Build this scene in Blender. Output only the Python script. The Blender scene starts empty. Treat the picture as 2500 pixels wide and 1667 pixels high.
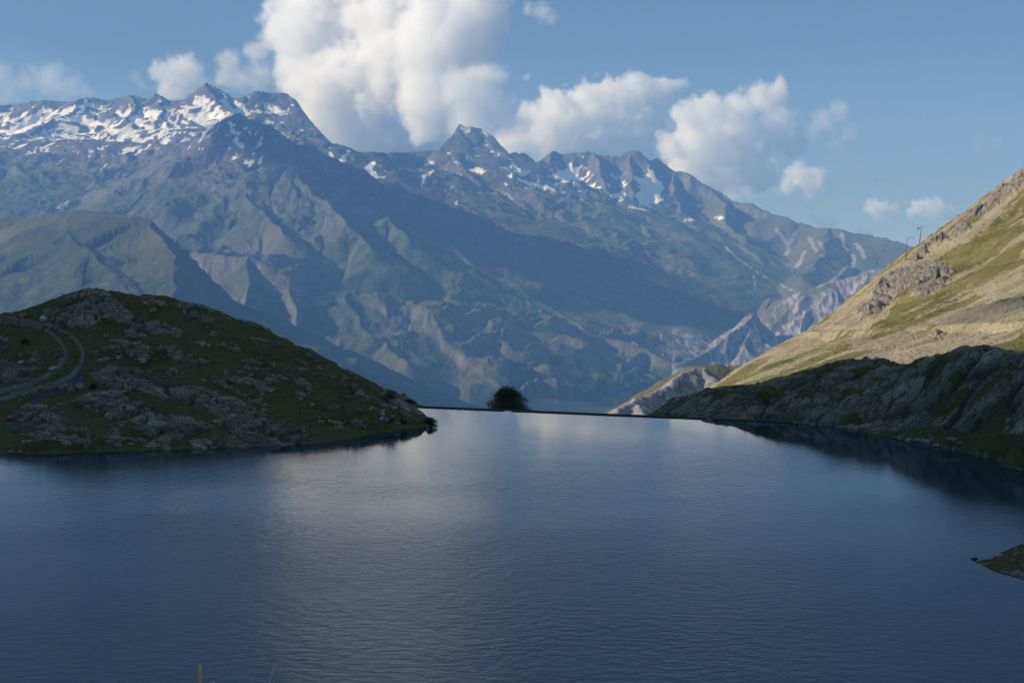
import bpy, bmesh, math, random
import numpy as np
from mathutils import Vector, Matrix

# ------------------------------------------------------------------ camera, light, exposure
sc = bpy.context.scene
F = 3434.0                        # focal length in pixels of the 2500 px wide photograph
CAM_Z = 17.0                      # the camera stands 17 m above the lake
PITCH = math.atan((833.5 - 650.0) / F)
SUN_EL = math.radians(28)
SUN_AZ = math.radians(-91)       # from +Y, clockwise; the sun stands to the left
SDIR = Vector((math.sin(SUN_AZ) * math.cos(SUN_EL), math.cos(SUN_AZ) * math.cos(SUN_EL), math.sin(SUN_EL)))

cam = bpy.data.cameras.new('camera')
cam_ob = bpy.data.objects.new('camera', cam)
sc.collection.objects.link(cam_ob)
sc.camera = cam_ob
cam.sensor_width = 36.0
cam.lens = F / 2500.0 * 36.0
cam.clip_start = 0.1
cam.clip_end = 200000.0
cam_ob.location = (0, 0, CAM_Z)
cam_ob.rotation_euler = (math.pi / 2 - PITCH, 0, 0)

world = bpy.data.worlds.new('World')
sc.world = world
world.use_nodes = True
wt = world.node_tree
sky = wt.nodes.new('ShaderNodeTexSky')
sky.sky_type = 'NISHITA'
sky.sun_disc = False
sky.sun_elevation = SUN_EL
sky.sun_rotation = SUN_AZ
sky.altitude = 2100
sky.air_density = 0.8
sky.dust_density = 0.05
sky.ozone_density = 2.0
# even blue mixed in to flatten the sky's gradient and brighten shaded ground
even_blue = wt.nodes.new('ShaderNodeMix'); even_blue.data_type = 'RGBA'
even_blue.inputs[0].default_value = 0.6
even_blue.inputs[7].default_value = (0.95, 2.08, 4.0, 1)
wt.links.new(sky.outputs[0], even_blue.inputs[6])
wt.links.new(even_blue.outputs[2], wt.nodes['Background'].inputs[0])
wt.nodes['Background'].inputs[1].default_value = 0.082

sun = bpy.data.lights.new('sun', 'SUN')
sun.energy = 4.7
sun.angle = math.radians(0.5)
sun.color = (1.0, 0.955, 0.90)
sun_ob = bpy.data.objects.new('sun', sun)
sc.collection.objects.link(sun_ob)
sun_ob.rotation_euler = SDIR.to_track_quat('Z', 'Y').to_euler()

sc.view_settings.view_transform = 'Standard'
sc.view_settings.look = 'None'
sc.view_settings.exposure = 0.2
sc.view_settings.gamma = 1.0
sc.render.engine = 'CYCLES'
sc.cycles.use_denoising = True
sc.cycles.max_bounces = 16
sc.cycles.diffuse_bounces = 2
sc.cycles.glossy_bounces = 3
sc.cycles.transmission_bounces = 2
sc.cycles.volume_bounces = 14
sc.cycles.caustics_reflective = False
sc.cycles.caustics_refractive = False

HAZE_DENSITY = 6.8e-5
HAZE_COLOR = (0.19, 0.42, 0.95, 1)

# ------------------------------------------------------------------ helpers
def link(o, parent=None):
    sc.collection.objects.link(o)
    if parent is not None:
        o.parent = parent
    return o

def tag(o, label=None, cat=None, group=None, kind=None):
    if label: o['label'] = label
    if cat: o['category'] = cat
    if group: o['group'] = group
    if kind: o['kind'] = kind
    return o

def empty(name, loc, label, cat, group=None, rz=0.0):
    o = bpy.data.objects.new(name, None)
    link(o)
    o.location = loc
    o.rotation_euler = (0, 0, rz)
    return tag(o, label, cat, group)

def ray(px, py):
    """direction of a photograph pixel, scaled to one metre of depth along +Y"""
    x = (px - 1250.0) / F
    y = (833.5 - py) / F
    fy = math.cos(PITCH) + y * math.sin(PITCH)
    uz = y * math.cos(PITCH) - math.sin(PITCH)
    return x / fy, uz / fy

def P(px, py, D):
    x, z = ray(px, py)
    return Vector((x * D, D, CAM_Z + z * D))

def W(px, py, z=0.0):
    """point of the photograph pixel at world height z"""
    x, k = ray(px, py)
    D = (z - CAM_Z) / k
    return (x * D, D, z)

def proj(X, Y, Z):
    """world -> photograph pixels (numpy)"""
    dz = Z - CAM_Z
    c, s = math.cos(PITCH), math.sin(PITCH)
    f = Y * c - dz * s
    u = Y * s + dz * c
    return 1250.0 + F * X / f, 833.5 - F * u / f

# ---- noise in numpy
_rng = np.random.RandomState(7)
_perm = _rng.permutation(512).astype(np.int32)
_ang = _rng.rand(512) * 2 * np.pi
_gx, _gy = np.cos(_ang).astype(np.float32), np.sin(_ang).astype(np.float32)

def perlin(x, y, seed=0):
    x = np.asarray(x, np.float32); y = np.asarray(y, np.float32)
    xi = np.floor(x).astype(np.int32); yi = np.floor(y).astype(np.int32)
    xf = x - xi; yf = y - yi
    u = xf * xf * xf * (xf * (xf * 6 - 15) + 10)
    v = yf * yf * yf * (yf * (yf * 6 - 15) + 10)
    def g(ix, iy, dx, dy):
        h = _perm[(_perm[(ix + seed * 37) & 511] + iy) & 511]
        return _gx[h] * dx + _gy[h] * dy
    a = g(xi, yi, xf, yf); b = g(xi + 1, yi, xf - 1, yf)
    c = g(xi, yi + 1, xf, yf - 1); d = g(xi + 1, yi + 1, xf - 1, yf - 1)
    return (a + (b - a) * u + ((c + (d - c) * u) - (a + (b - a) * u)) * v) * 1.5

def fbm(x, y, n=5, seed=0, gain=0.5, lac=2.03):
    t = 0; a = 1.0
    for i in range(n):
        t = t + a * perlin(x, y, seed + i); a *= gain; x = x * lac + 13.7; y = y * lac + 7.1
    return t

def ridged(x, y, n=5, seed=0, gain=0.5, lac=2.03):
    t = 0; a = 1.0; w = 1.0
    for i in range(n):
        r = 1 - np.abs(perlin(x, y, seed + i)); r = r * r * w
        t = t + a * r; w = np.clip(r * 1.6, 0, 1); a *= gain; x = x * lac + 13.7; y = y * lac + 7.1
    return t

def voro(x, y, seed=0):
    """F1, F2 and a cell id"""
    xi = np.floor(x).astype(np.int32); yi = np.floor(y).astype(np.int32)
    f1 = np.full(x.shape, 9.0, np.float32); f2 = f1.copy(); cid = np.zeros(x.shape, np.int32)
    for dx in (-1, 0, 1):
        for dy in (-1, 0, 1):
            h = _perm[(_perm[(xi + dx + seed * 17) & 511] + yi + dy) & 511]
            qx = xi + dx + 0.5 + 0.42 * _gx[h]; qy = yi + dy + 0.5 + 0.42 * _gy[h]
            d = np.sqrt((qx - x) ** 2 + (qy - y) ** 2).astype(np.float32)
            near = d < f1
            f2 = np.where(near, f1, np.minimum(f2, d)); cid = np.where(near, h, cid); f1 = np.where(near, d, f1)
    return f1, f2, cid

def sstep(a, b, x):
    t = np.clip((x - a) / (b - a), 0, 1)
    return t * t * (3 - 2 * t)

def in_poly(px, py, poly):
    inside = np.zeros(px.shape, bool)
    n = len(poly)
    for i in range(n):
        x0, y0 = poly[i]; x1, y1 = poly[(i + 1) % n]
        c = (y0 > py) != (y1 > py)
        inside ^= c & (px < (x1 - x0) * (py - y0) / ((y1 - y0) if y1 != y0 else 1e-9) + x0)
    return inside

def line_dist(px, py, pts):
    d = np.full(px.shape, 1e9, np.float32)
    for (x0, y0), (x1, y1) in zip(pts[:-1], pts[1:]):
        ex, ey = x1 - x0, y1 - y0
        t = np.clip(((px - x0) * ex + (py - y0) * ey) / (ex * ex + ey * ey + 1e-9), 0, 1)
        d = np.minimum(d, np.hypot(px - x0 - t * ex, py - y0 - t * ey))
    return d

def grid_mesh(name, X, Y, Z, mat, attrs=None, kind='structure', keep=None, label=None):
    """rows x cols arrays of world coordinates -> one sheet"""
    nr, nc = X.shape
    me = bpy.data.meshes.new(name)
    co = np.stack([X, Y, Z], -1).reshape(-1, 3).astype(np.float32)
    i = np.arange(nr * nc, dtype=np.int32).reshape(nr, nc)
    q = np.stack([i[:-1, :-1], i[:-1, 1:], i[1:, 1:], i[1:, :-1]], -1).reshape(-1, 4)
    if keep is not None:
        k = keep.reshape(-1)
        q = q[k[q].any(1)]
        used = np.unique(q)
        remap = np.zeros(nr * nc, np.int32); remap[used] = np.arange(len(used), dtype=np.int32)
        q = remap[q]; co = co[used]
    me.vertices.add(len(co)); me.vertices.foreach_set('co', co.ravel())
    me.loops.add(q.size); me.loops.foreach_set('vertex_index', q.ravel())
    me.polygons.add(len(q))
    me.polygons.foreach_set('loop_start', np.arange(0, q.size, 4, dtype=np.int32))
    me.polygons.foreach_set('loop_total', np.full(len(q), 4, np.int32))
    me.polygons.foreach_set('use_smooth', np.ones(len(q), bool))
    me.update()
    for an, av in (attrs or {}).items():
        a = me.attributes.new(an, 'FLOAT', 'POINT')
        av = np.broadcast_to(av, X.shape).reshape(-1).astype(np.float32)
        a.data.foreach_set('value', av if keep is None else av[used])
    me.materials.append(mat)
    o = bpy.data.objects.new(name, me)
    link(o)
    o['kind'] = kind
    if label: o['label'] = label
    return o

class MB:
    """collects shapes into one bmesh"""
    def __init__(s): s.bm = bmesh.new()
    def box(s, c, size, rot=None):
        m = Matrix.Translation(c) @ (rot.to_4x4() if rot else Matrix.Identity(4)) @ Matrix.Diagonal((*size, 1))
        bmesh.ops.create_cube(s.bm, size=1, matrix=m); return s
    def tube(s, pts, radii, n=8, cap=True):
        rings = []
        pts = [Vector(p) for p in pts]
        for k, p in enumerate(pts):
            d = (pts[min(k + 1, len(pts) - 1)] - pts[max(k - 1, 0)]).normalized()
            a = d.cross(Vector((0.31, 0.87, 0.13))).normalized(); b = d.cross(a)
            r = radii[k] if hasattr(radii, '__len__') else radii
            rings.append([s.bm.verts.new(p + (a * math.cos(2 * math.pi * j / n) + b * math.sin(2 * math.pi * j / n)) * r) for j in range(n)])
        for r0, r1 in zip(rings[:-1], rings[1:]):
            for j in range(n): s.bm.faces.new((r0[j], r0[(j + 1) % n], r1[(j + 1) % n], r1[j]))
        if cap: s.bm.faces.new(rings[0]); s.bm.faces.new(rings[-1])
        return s
    def ball(s, c, r, sc3=(1, 1, 1), sub=2, jitter=0.0, seed=0, rot=None):
        m = Matrix.Translation(c) @ (rot.to_4x4() if rot else Matrix.Identity(4)) @ Matrix.Diagonal((*sc3, 1))
        res = bmesh.ops.create_icosphere(s.bm, subdivisions=sub, radius=r, matrix=m)
        if jitter:
            rr = random.Random(seed)
            c = Vector(c)
            for v in res['verts']: v.co = c + (v.co - c) * (1 + rr.uniform(-jitter, jitter))
        return s
    def build(s, name, mat, parent=None, smooth=True):
        bmesh.ops.recalc_face_normals(s.bm, faces=s.bm.faces)
        me = bpy.data.meshes.new(name); s.bm.to_mesh(me); s.bm.free()
        if smooth:
            for p in me.polygons: p.use_smooth = True
        me.materials.append(mat)
        return link(bpy.data.objects.new(name, me), parent)

# ------------------------------------------------------------------ node helpers
class NT:
    def __init__(s, name):
        s.m = bpy.data.materials.new(name); s.m.use_nodes = True
        s.t = s.m.node_tree; s.b = s.t.nodes['Principled BSDF']; s.o = s.t.nodes['Material Output']
    def n(s, kind, **kw):
        nd = s.t.nodes.new(kind)
        for k, v in kw.items(): setattr(nd, k, v)
        return nd
    def put(s, sock, v):
        if v is None: return
        if isinstance(v, bpy.types.NodeSocket): s.t.links.new(v, sock)
        elif isinstance(v, tuple) and len(v) == 3 and sock.type == 'RGBA': sock.default_value = (*v, 1)
        else: sock.default_value = v
    def math(s, op, a, b=None, c=None, clamp=False):
        nd = s.n('ShaderNodeMath', operation=op, use_clamp=clamp)
        for i, v in enumerate((a, b, c)): s.put(nd.inputs[i], v)
        return nd.outputs[0]
    def attr(s, name):
        return s.n('ShaderNodeAttribute', attribute_name=name).outputs['Fac']
    def coord(s, scale=(1, 1, 1), rot=(0, 0, 0)):
        g = s.n('ShaderNodeNewGeometry'); mp = s.n('ShaderNodeMapping')
        s.t.links.new(g.outputs['Position'], mp.inputs['Vector'])
        mp.inputs['Scale'].default_value = scale; mp.inputs['Rotation'].default_value = rot
        return mp.outputs[0]
    def noise(s, scale, detail=5, rough=0.55, vec=None, dist=0.0, out='Fac'):
        nd = s.n('ShaderNodeTexNoise'); s.put(nd.inputs['Vector'], vec if vec is not None else s.coord())
        nd.inputs['Scale'].default_value = scale; nd.inputs['Detail'].default_value = detail
        nd.inputs['Roughness'].default_value = rough; nd.inputs['Distortion'].default_value = dist
        return nd.outputs[out]
    def vor(s, scale, vec=None, feature='F1', out='Distance'):
        nd = s.n('ShaderNodeTexVoronoi', feature=feature); s.put(nd.inputs['Vector'], vec if vec is not None else s.coord())
        nd.inputs['Scale'].default_value = scale
        return nd.outputs[out]
    def step(s, v, a, b):
        nd = s.n('ShaderNodeMapRange', interpolation_type='SMOOTHSTEP'); s.put(nd.inputs['Value'], v)
        nd.inputs['From Min'].default_value = a; nd.inputs['From Max'].default_value = b
        return nd.outputs[0]
    def mix(s, f, a, b):
        nd = s.n('ShaderNodeMix', data_type='RGBA'); s.put(nd.inputs[0], f); s.put(nd.inputs[6], a); s.put(nd.inputs[7], b)
        return nd.outputs[2]
    def ramp(s, v, stops):
        nd = s.n('ShaderNodeValToRGB'); s.put(nd.inputs[0], v); cr = nd.color_ramp
        while len(cr.elements) < len(stops): cr.elements.new(0.5)
        for e, (p, c) in zip(cr.elements, stops): e.position = p; e.color = (*c, 1)
        return nd.outputs[0]
    def bump(s, h, strength, dist, normal=None):
        nd = s.n('ShaderNodeBump'); nd.inputs['Strength'].default_value = strength; nd.inputs['Distance'].default_value = dist
        s.put(nd.inputs['Height'], h)
        if normal is not None: s.put(nd.inputs['Normal'], normal)
        return nd.outputs[0]
    def up(s):
        """how far the true surface faces up (0..1)"""
        g = s.n('ShaderNodeNewGeometry'); sp = s.n('ShaderNodeSeparateXYZ'); s.t.links.new(g.outputs['Normal'], sp.inputs[0])
        return sp.outputs[2]
    def done(s, color, rough=0.9, normal=None, spec=0.2):
        s.put(s.b.inputs['Base Color'], color); s.put(s.b.inputs['Roughness'], rough)
        s.b.inputs['Specular IOR Level'].default_value = spec
        if normal is not None: s.put(s.b.inputs['Normal'], normal)
        return s.m

def simple(name, col, rough=0.8, var=0.25, scale=8.0, spec=0.2):
    n = NT(name); f = n.noise(scale, 4)
    return n.done(n.mix(f, tuple(c * (1 - var) for c in col), tuple(min(1, c * (1 + var)) for c in col)), rough, None, spec)

# ------------------------------------------------------------------ far mountains
# crest lines: (pixel x, pixel y, distance) -> world.  S0/S1: slope at the crest / lower down (front), B0/B1 (behind)
RIDGES = [
 # snow range, left skyline
 dict(p=[(-420,330,11900),(-200,262,11800),(-60,240,11700),(0,246,11700),(28,255,11700),(98,245,11650),(168,250,11600),(214,236,11600),(260,245,11600),(326,231,11600),
         (351,243,11600),(375,228,11600),(414,247,11600),(449,245,11600),(484,217,11600),(505,206,11600),(533,218,11600),(575,241,11550),(596,234,11550),(631,222,11600),
         (659,225,11600),(695,227,11600),(722,245,11500),(760,300,11400),(810,350,11300),(880,372,11300),(980,374,11400),(1070,366,11600),(1105,330,11900),(1126,298,12000),
         (1147,307,12000),(1175,314,12000),(1200,330,12000),(1224,358,12000),(1242,385,12000)], S=(0.75,.34,450), A=70, lam=420, r=1.0),
 # right massif skyline
 dict(p=[(1225,395,12100),(1242,374,12200),(1281,374,12200),(1312,397,12200),(1351,367,12200),(1375,376,12200),(1445,370,12200),(1474,378,12200),(1509,380,12200),
         (1537,366,12200),(1561,369,12200),(1586,394,12200),(1602,383,12200),(1649,420,12100),(1659,415,12100),(1684,424,12000),(1740,462,11900),(1796,494,11700),
         (1831,494,11600),(1884,522,11400)], S=(1.25,.34,480), A=110, lam=330, r=1.15),
 dict(p=[(1884,522,11400),(1922,530,11300),(1947,545,11200),(2000,555,11000),(2037,557,10800),(2086,569,10600),(2156,580,10300),(2222,602,10000),(2330,625,9700),(2520,650,9400),(2800,690,9000)],
      S=(.5,.42,500), A=30, lam=600, r=.35),
 # spurs of the right massif
 dict(p=[(1351,367,12200),(1345,410,11900),(1330,450,11600)], S=(1.1,.5,250), A=50, lam=220, r=1.2),
 dict(p=[(1445,370,12200),(1462,415,11850),(1475,455,11500),(1500,490,11250)], S=(1.1,.5,250), A=50, lam=220, r=1.2),
 dict(p=[(1530,368,12200),(1545,410,11900),(1540,450,11600),(1550,480,11400)], S=(1.1,.5,200), A=50, lam=220, r=1.2),
 dict(p=[(1649,420,12100),(1650,460,11800),(1665,500,11500),(1680,545,11100)], S=(1.0,.45,300), A=60, lam=220, r=1.2),
 dict(p=[(1740,462,11900),(1765,510,11400),(1790,560,10900)], S=(.9,.45,300), A=50, lam=240, r=1.0),
 dict(p=[(1040,402,11300),(1091,389,11200),(1133,407,11000),(1175,440,10800),(1205,470,10600),(1224,500,10400)], S=(.9,.42,350), A=60, lam=260, r=1.0),
 dict(p=[(1242,395,12000),(1290,440,11600),(1350,475,11200),(1440,510,10800),(1560,545,10400),(1700,575,10200)], S=(.55,.42,300), A=35, lam=300, r=.8),
 dict(p=[(1440,510,10800),(1450,560,10300),(1475,600,9900),(1510,640,9500)], S=(.6,.45,300), A=40, lam=240, r=.9),
 dict(p=[(1560,545,10400),(1600,600,10000),(1660,650,9600),(1710,700,9200)], S=(.6,.45,300), A=40, lam=240, r=.9),
 dict(p=[(1790,560,10900),(1840,620,10200),(1870,670,9700)], S=(.55,.42,300), A=35, lam=260, r=.6),
 dict(p=[(2037,557,10800),(2010,620,10000),(1960,680,9300)], S=(.5,.42,300), A=30, lam=260, r=.4),
 # spurs of the snow range
 dict(p=[(505,206,11600),(520,240,11300),(560,275,10900),(585,300,10600)], S=(.7,.35,300), A=40, lam=240, r=.9),
 dict(p=[(375,228,11600),(395,265,11200),(400,300,10800)], S=(.7,.35,300), A=40, lam=240, r=.9),
 dict(p=[(326,231,11600),(330,262,11300),(310,290,10900)], S=(.8,.35,250), A=40, lam=240, r=.9),
 dict(p=[(214,236,11600),(150,285,11100),(60,330,10500),(-60,380,10000)], S=(.45,.3,300), A=45, lam=300, r=.9),
 dict(p=[(-60,300,10900),(0,340,10500),(120,350,10300),(260,345,10300),(380,352,10200),(470,360,10000)], S=(.5,.38,300), A=60, lam=330, r=1.0),
 dict(p=[(120,350,10300),(150,400,9800),(150,450,9400),(120,500,9000)], S=(.6,.45,300), A=50, lam=260, r=.9),
 dict(p=[(330,350,10250),(300,410,9700),(300,460,9200),(330,510,8700),(400,560,8200)], S=(.6,.45,300), A=50, lam=260, r=.9),
 dict(p=[(760,300,11400),(800,360,10900),(850,400,10500)], S=(.8,.4,300), A=50, lam=260, r=1.1),
 dict(p=[(880,372,11300),(905,410,10900),(935,435,10500)], S=(.9,.4,250), A=60, lam=230, r=1.1),
 dict(p=[(990,374,11400),(1000,405,11000),(1010,440,10500)], S=(.9,.4,250), A=60, lam=230, r=1.1),
 # the long ridge falling to the right
 dict(p=[(431,366,9300),(491,336,9200),(526,308,9150),(560,290,9100),(596,273,9050),(628,290,9000),(656,306,8950),(691,337,8900),(725,352,8860),(751,352,8820),(780,375,8780),
         (810,386,8750),(845,403,8700),(873,410,8650),(901,438,8550),(925,457,8500),(1000,512,8300),(1063,553,8150),(1110,600,8050),(1148,638,7950),(1244,680,7800),
         (1329,744,7600),(1410,785,7450),(1488,818,7300),(1570,852,7150),(1648,884,7000),(1730,930,6800)], S=(.95,.42,380), B=(.9,.7,500), cap=False, A=75, lam=300, r=1.0),
 dict(p=[(491,336,9200),(505,372,8800),(537,409,8500),(565,455,8200),(600,485,7950),(640,520,7700),(700,575,7400)], S=(.75,.5,260), A=45, lam=220, r=.9),
 dict(p=[(656,306,8950),(690,360,8600),(735,412,8300),(765,455,8100),(790,495,7900),(845,545,7650),(900,600,7400)], S=(.8,.5,260), A=50, lam=220, r=1.0),
 dict(p=[(845,403,8700),(870,440,8500),(925,495,8250),(955,530,8000),(1010,590,7700)], S=(.75,.5,240), A=45, lam=200, r=1.0),
 dict(p=[(1000,512,8300),(1030,580,8000),(1070,640,7700)], S=(.6,.5,240), A=30, lam=200, r=.9),
 dict(p=[(431,366,9300),(400,420,8900),(380,480,8500),(400,540,8000)], S=(.6,.48,260), A=40, lam=240, r=.8),
 # dark ridge behind it
 dict(p=[(880,430,9500),(933,438,9450),(972,444,9400),(996,463,9400),(1021,470,9350),(1056,484,9300),(1126,515,9200),(1196,546,9100),(1270,585,8950),(1340,625,8800),(1420,668,8600),
         (1500,715,8400),(1580,765,8200),(1640,808,8000),(1700,850,7800)], S=(.7,.6,300), A=35, lam=260, r=.7),
 # cliff edge of the lower shelf
 dict(p=[(420,600,7150),(469,615,7100),(553,623,7000),(630,629,6950),(668,652,6900),(706,682,6850),(729,703,6830),(764,717,6850),(813,715,6900),(859,725,6880),(909,732,6850),
         (936,747,6820),(974,749,6850),(1008,742,6850),(1047,759,6750),(1081,805,6650),(1127,858,6500),(1165,893,6400),(1210,940,6250)], S=(2.3,.5,200), B=(.03,.14,300), A=75, lam=130, r=2.2),
 dict(p=[(700,680,6850),(712,740,6650),(725,800,6480),(750,860,6300)], S=(1.1,.55,160), A=50, lam=160, r=1.2),
 dict(p=[(860,725,6880),(880,790,6650),(930,840,6450),(1000,890,6200)], S=(.7,.5,160), A=40, lam=160, r=1.3),
 dict(p=[(600,628,6950),(600,690,6750),(590,750,6500)], S=(.9,.5,160), A=40, lam=160, r=1.2),
 # green hill on the left
 dict(p=[(-500,600,6300),(-150,548,6100),(0,534,5950),(70,529,5900),(140,522,5800),(196,514,5750),(252,518,5700),(316,525,5650),(361,538,5560),(385,560,5450),(410,600,5280),(430,650,5080),(440,720,4850),(450,800,4600),(456,880,4300),(462,990,3950)],
      S=(.35,.42,300), B=(1.1,.75,250), cap=False, near=True, A=22, lam=300, r=.45),
 dict(p=[(361,538,5560),(393,567,5600),(431,592,5640),(466,620,5660),(498,655,5680),(523,697,5680),(560,760,5650),(600,820,5600)], S=(1.9,.8,260), A=60, lam=170, r=1.2),
 dict(p=[(150,560,5500),(230,610,5250),(300,680,4950),(330,760,4700)], S=(.4,.42,200), A=30, lam=220, r=.9),
 # badlands on the right
 dict(p=[(1660,800,8100),(1700,785,8050),(1760,800,7950),(1810,815,7900),(1850,795,7850),(1880,760,7850),(1905,735,7850),(1945,715,7800),(1990,700,7750),(2040,685,7700),(2100,668,7650),(2200,650,7600),(2400,630,7500)],
      S=(.95,.75,300), B=(.05,.2,300), A=70, lam=120, r=.9),
 dict(p=[(1826,764,7500),(1800,785,7400),(1765,815,7280),(1720,850,7150),(1660,890,7000)], S=(.95,.8,200), A=40, lam=90, r=.8),
 dict(p=[(1826,764,7500),(1840,800,7350),(1838,850,7150)], S=(1.0,.8,200), A=40, lam=90, r=.8),
]

def ridge_field(T, D, X, Y, base):
    Z = base.copy(); crest = np.full(X.shape, 5000.0, np.float32); rough = np.full(X.shape, .25, np.float32)
    tcol = T[0]; drow = D[:, 0]
    for k, R in enumerate(RIDGES):
        pts = np.array([P(*q) for q in R['p']])
        t0 = (min(q[0] for q in R['p']) - 1250) / F; t1 = (max(q[0] for q in R['p']) - 1250) / F
        c = np.where((tcol > t0 - .26) & (tcol < t1 + .26))[0]
        r = np.where((drow > pts[:, 1].min() - 4800) & (drow < pts[:, 1].max() + 2300))[0]
        if not len(c) or not len(r): continue
        sl = (slice(r[0], r[-1] + 1), slice(c[0], c[-1] + 1))
        x = X[sl]; y = Y[sl]
        wx = x + 55 * fbm(x / 420, y / 420, 3, 90 + k % 7); wy = y + 55 * fbm(x / 420, y / 420, 3, 60 + k % 5)
        best = np.full(x.shape, -1e9, np.float32); bs = np.zeros_like(best); bd = np.full(x.shape, 1e9, np.float32); bside = np.zeros_like(best)
        S0, S1, w = R['S']; B = R.get('B', R['S']); s0 = 0.0
        for a, b in zip(pts[:-1], pts[1:]):
            ex, ey = b[0] - a[0], b[1] - a[1]; L2 = ex * ex + ey * ey; L = math.sqrt(L2)
            t = np.clip(((wx - a[0]) * ex + (wy - a[1]) * ey) / L2, 0, 1)
            qx = wx - a[0] - t * ex; qy = wy - a[1] - t * ey
            d = np.sqrt(qx * qx + qy * qy)
            side = (ex * qy - ey * qx) > 0          # behind the crest for a line running to the right
            if ex < 0: side = ~side
            if 'B' in R and R.get('cap', True):
                raw = ((wx - a[0]) * ex + (wy - a[1]) * ey) / L2
                if a is pts[0] or s0 == 0.0: side = side & (raw > -.05)
                if b is pts[-1] or abs(b - pts[-1]).sum() < 1e-6: side = side & (raw < 1.05)
            s_0 = np.where(side, B[0], S0); s_1 = np.where(side, B[1], S1)
            h = a[2] + t * (b[2] - a[2]) - (s_1 * d + (s_0 - s_1) * w * (1 - np.exp(-d / w)))
            m = (d <= bd + .01) if ('B' in R and R.get('near', R.get('cap', True))) else (h > best)
            best = np.where(m, h, best); bs = np.where(m, s0 + t * L, bs); bd = np.where(m, d, bd)
            s0 += L
        lam = R['lam']
        q = bs / lam + .55 * perlin(x / (lam * 1.7), y / (lam * 1.7), 11 + k)
        rib = ridged(q, bd / (lam * 4.0) + k * 3.3, 3, 31 + k % 9) - .95
        amp = R['A'] * (1 - np.exp(-bd / (lam * .8))) * np.exp(-bd / 3200)
        h = best + amp * rib
        m = h > Z[sl]
        Z[sl] = np.where(m, h, Z[sl]); crest[sl] = np.where(m, bd, crest[sl]); rough[sl] = np.where(m, R['r'], rough[sl])
    return Z, crest, rough

SNOW = [  # separate snow patches, outlines in photograph pixels
 [(1395,396),(1400,410),(1421,403),(1426,386),(1419,384),(1428,382),(1414,420),(1403,446),(1404,455),(1398,448),(1402,433),(1390,444),(1372,443),(1348,432),(1350,424),(1362,422),(1356,406),(1370,416),(1380,420),(1390,405),(1396,390)],
 [(1586,396),(1584,410),(1598,420),(1600,435),(1615,445),(1620,460),(1612,478),(1618,488),(1596,500),(1562,503),(1556,490),(1550,478),(1560,470),(1565,455),(1550,440),(1543,426),(1560,434),(1572,436),(1582,425),(1582,410)],
 [(1482,492),(1486,478),(1498,473),(1519,470),(1524,488),(1512,490),(1500,484),(1490,484)],
 [(1530,496),(1545,506),(1560,508),(1580,512),(1578,515),(1550,511),(1535,504)],
 [(1672,524),(1676,540),(1690,540),(1694,535),(1684,530),(1680,525),(1678,540),(1670,542)],
 [(1738,528),(1755,530),(1765,526),(1768,534),(1752,536)],
 [(1248,390),(1260,405),(1275,416),(1296,418),(1286,428),(1268,430),(1256,420),(1264,414),(1250,404)],
 [(1262,434),(1285,442),(1320,450),(1345,458),(1360,465),(1350,467),(1320,459),(1285,450),(1264,440)],
 [(1126,298),(1135,305),(1150,310),(1148,322),(1138,326),(1124,318)],
 [(1175,314),(1190,322),(1202,332),(1188,332),(1180,322)],
 [(1142,412),(1165,410),(1180,414),(1188,417),(1176,427),(1160,420),(1146,419)],
 [(1103,383),(1112,392),(1128,400),(1130,405),(1112,400)],
 [(880,418),(895,408),(900,396),(920,392),(914,405),(905,415),(915,420),(925,430),(940,428),(938,436),(915,436),(902,440),(890,428)],
 [(824,395),(838,380),(850,366),(857,368),(850,380),(842,400),(834,402)],
 [(802,374),(812,374),(814,384),(808,384)],
 [(1030,430),(1042,424),(1052,418),(1060,416),(1044,432),(1036,444),(1026,460),(1030,445)],
 [(1032,400),(1048,397),(1050,403),(1036,407)],
 [(560,290),(564,310),(575,322),(595,320),(606,326),(600,329),(580,326),(562,325),(558,305)],
 [(605,398),(612,390),(622,392),(614,402),(605,408),(606,400)],
 [(578,352),(592,350),(598,356),(586,360)],
 [(597,452),(608,446),(610,452),(604,462)],
 [(1095,460),(1104,452),(1106,456),(1098,464)],
 [(1110,495),(1118,490),(1116,500),(1111,502)],
 [(778,428),(788,430),(786,434),(779,432)],
 # snowfields of the left range
 [(36,300),(60,285),(92,276),(103,290),(100,305),(80,310),(50,325),(0,325),(-20,318),(20,318)],
 [(205,238),(218,240),(240,258),(262,272),(230,268),(215,262),(190,268),(160,280),(130,278),(170,262),(200,258)],
 [(316,288),(345,282),(352,278),(362,268),(370,258),(378,266),(398,262),(398,278),(380,295),(360,296),(345,302),(325,296)],
 [(380,244),(398,252),(418,264),(412,285),(408,305),(412,325),(400,335),(384,336),(392,318),(404,310),(402,290),(410,270),(396,258)],
 [(490,218),(504,209),(502,218),(490,222)],
 [(508,208),(530,216),(552,232),(575,245),(610,250),(595,258),(592,270),(560,285),(545,296),(520,314),(500,310),(476,300),(455,285),(432,272),(445,262),(470,260),(478,235),(492,232),(515,240),(530,250),(545,240),(540,228),(520,216)],
 [(600,236),(615,228),(612,246),(598,246)],
 [(640,248),(665,256),(690,270),(705,262),(716,250),(705,240),(722,240),(720,262),(700,278),(680,284),(650,262)],
 [(298,365),(320,360),(350,354),(345,360),(318,370),(302,374)],
 [(30,365),(50,354),(70,350),(55,358),(34,366)],[(88,364),(130,348),(134,350),(100,366)],
 [(352,370),(362,354),(370,352),(362,364)],[(132,402),(155,390),(154,394),(134,404)],
]
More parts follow.
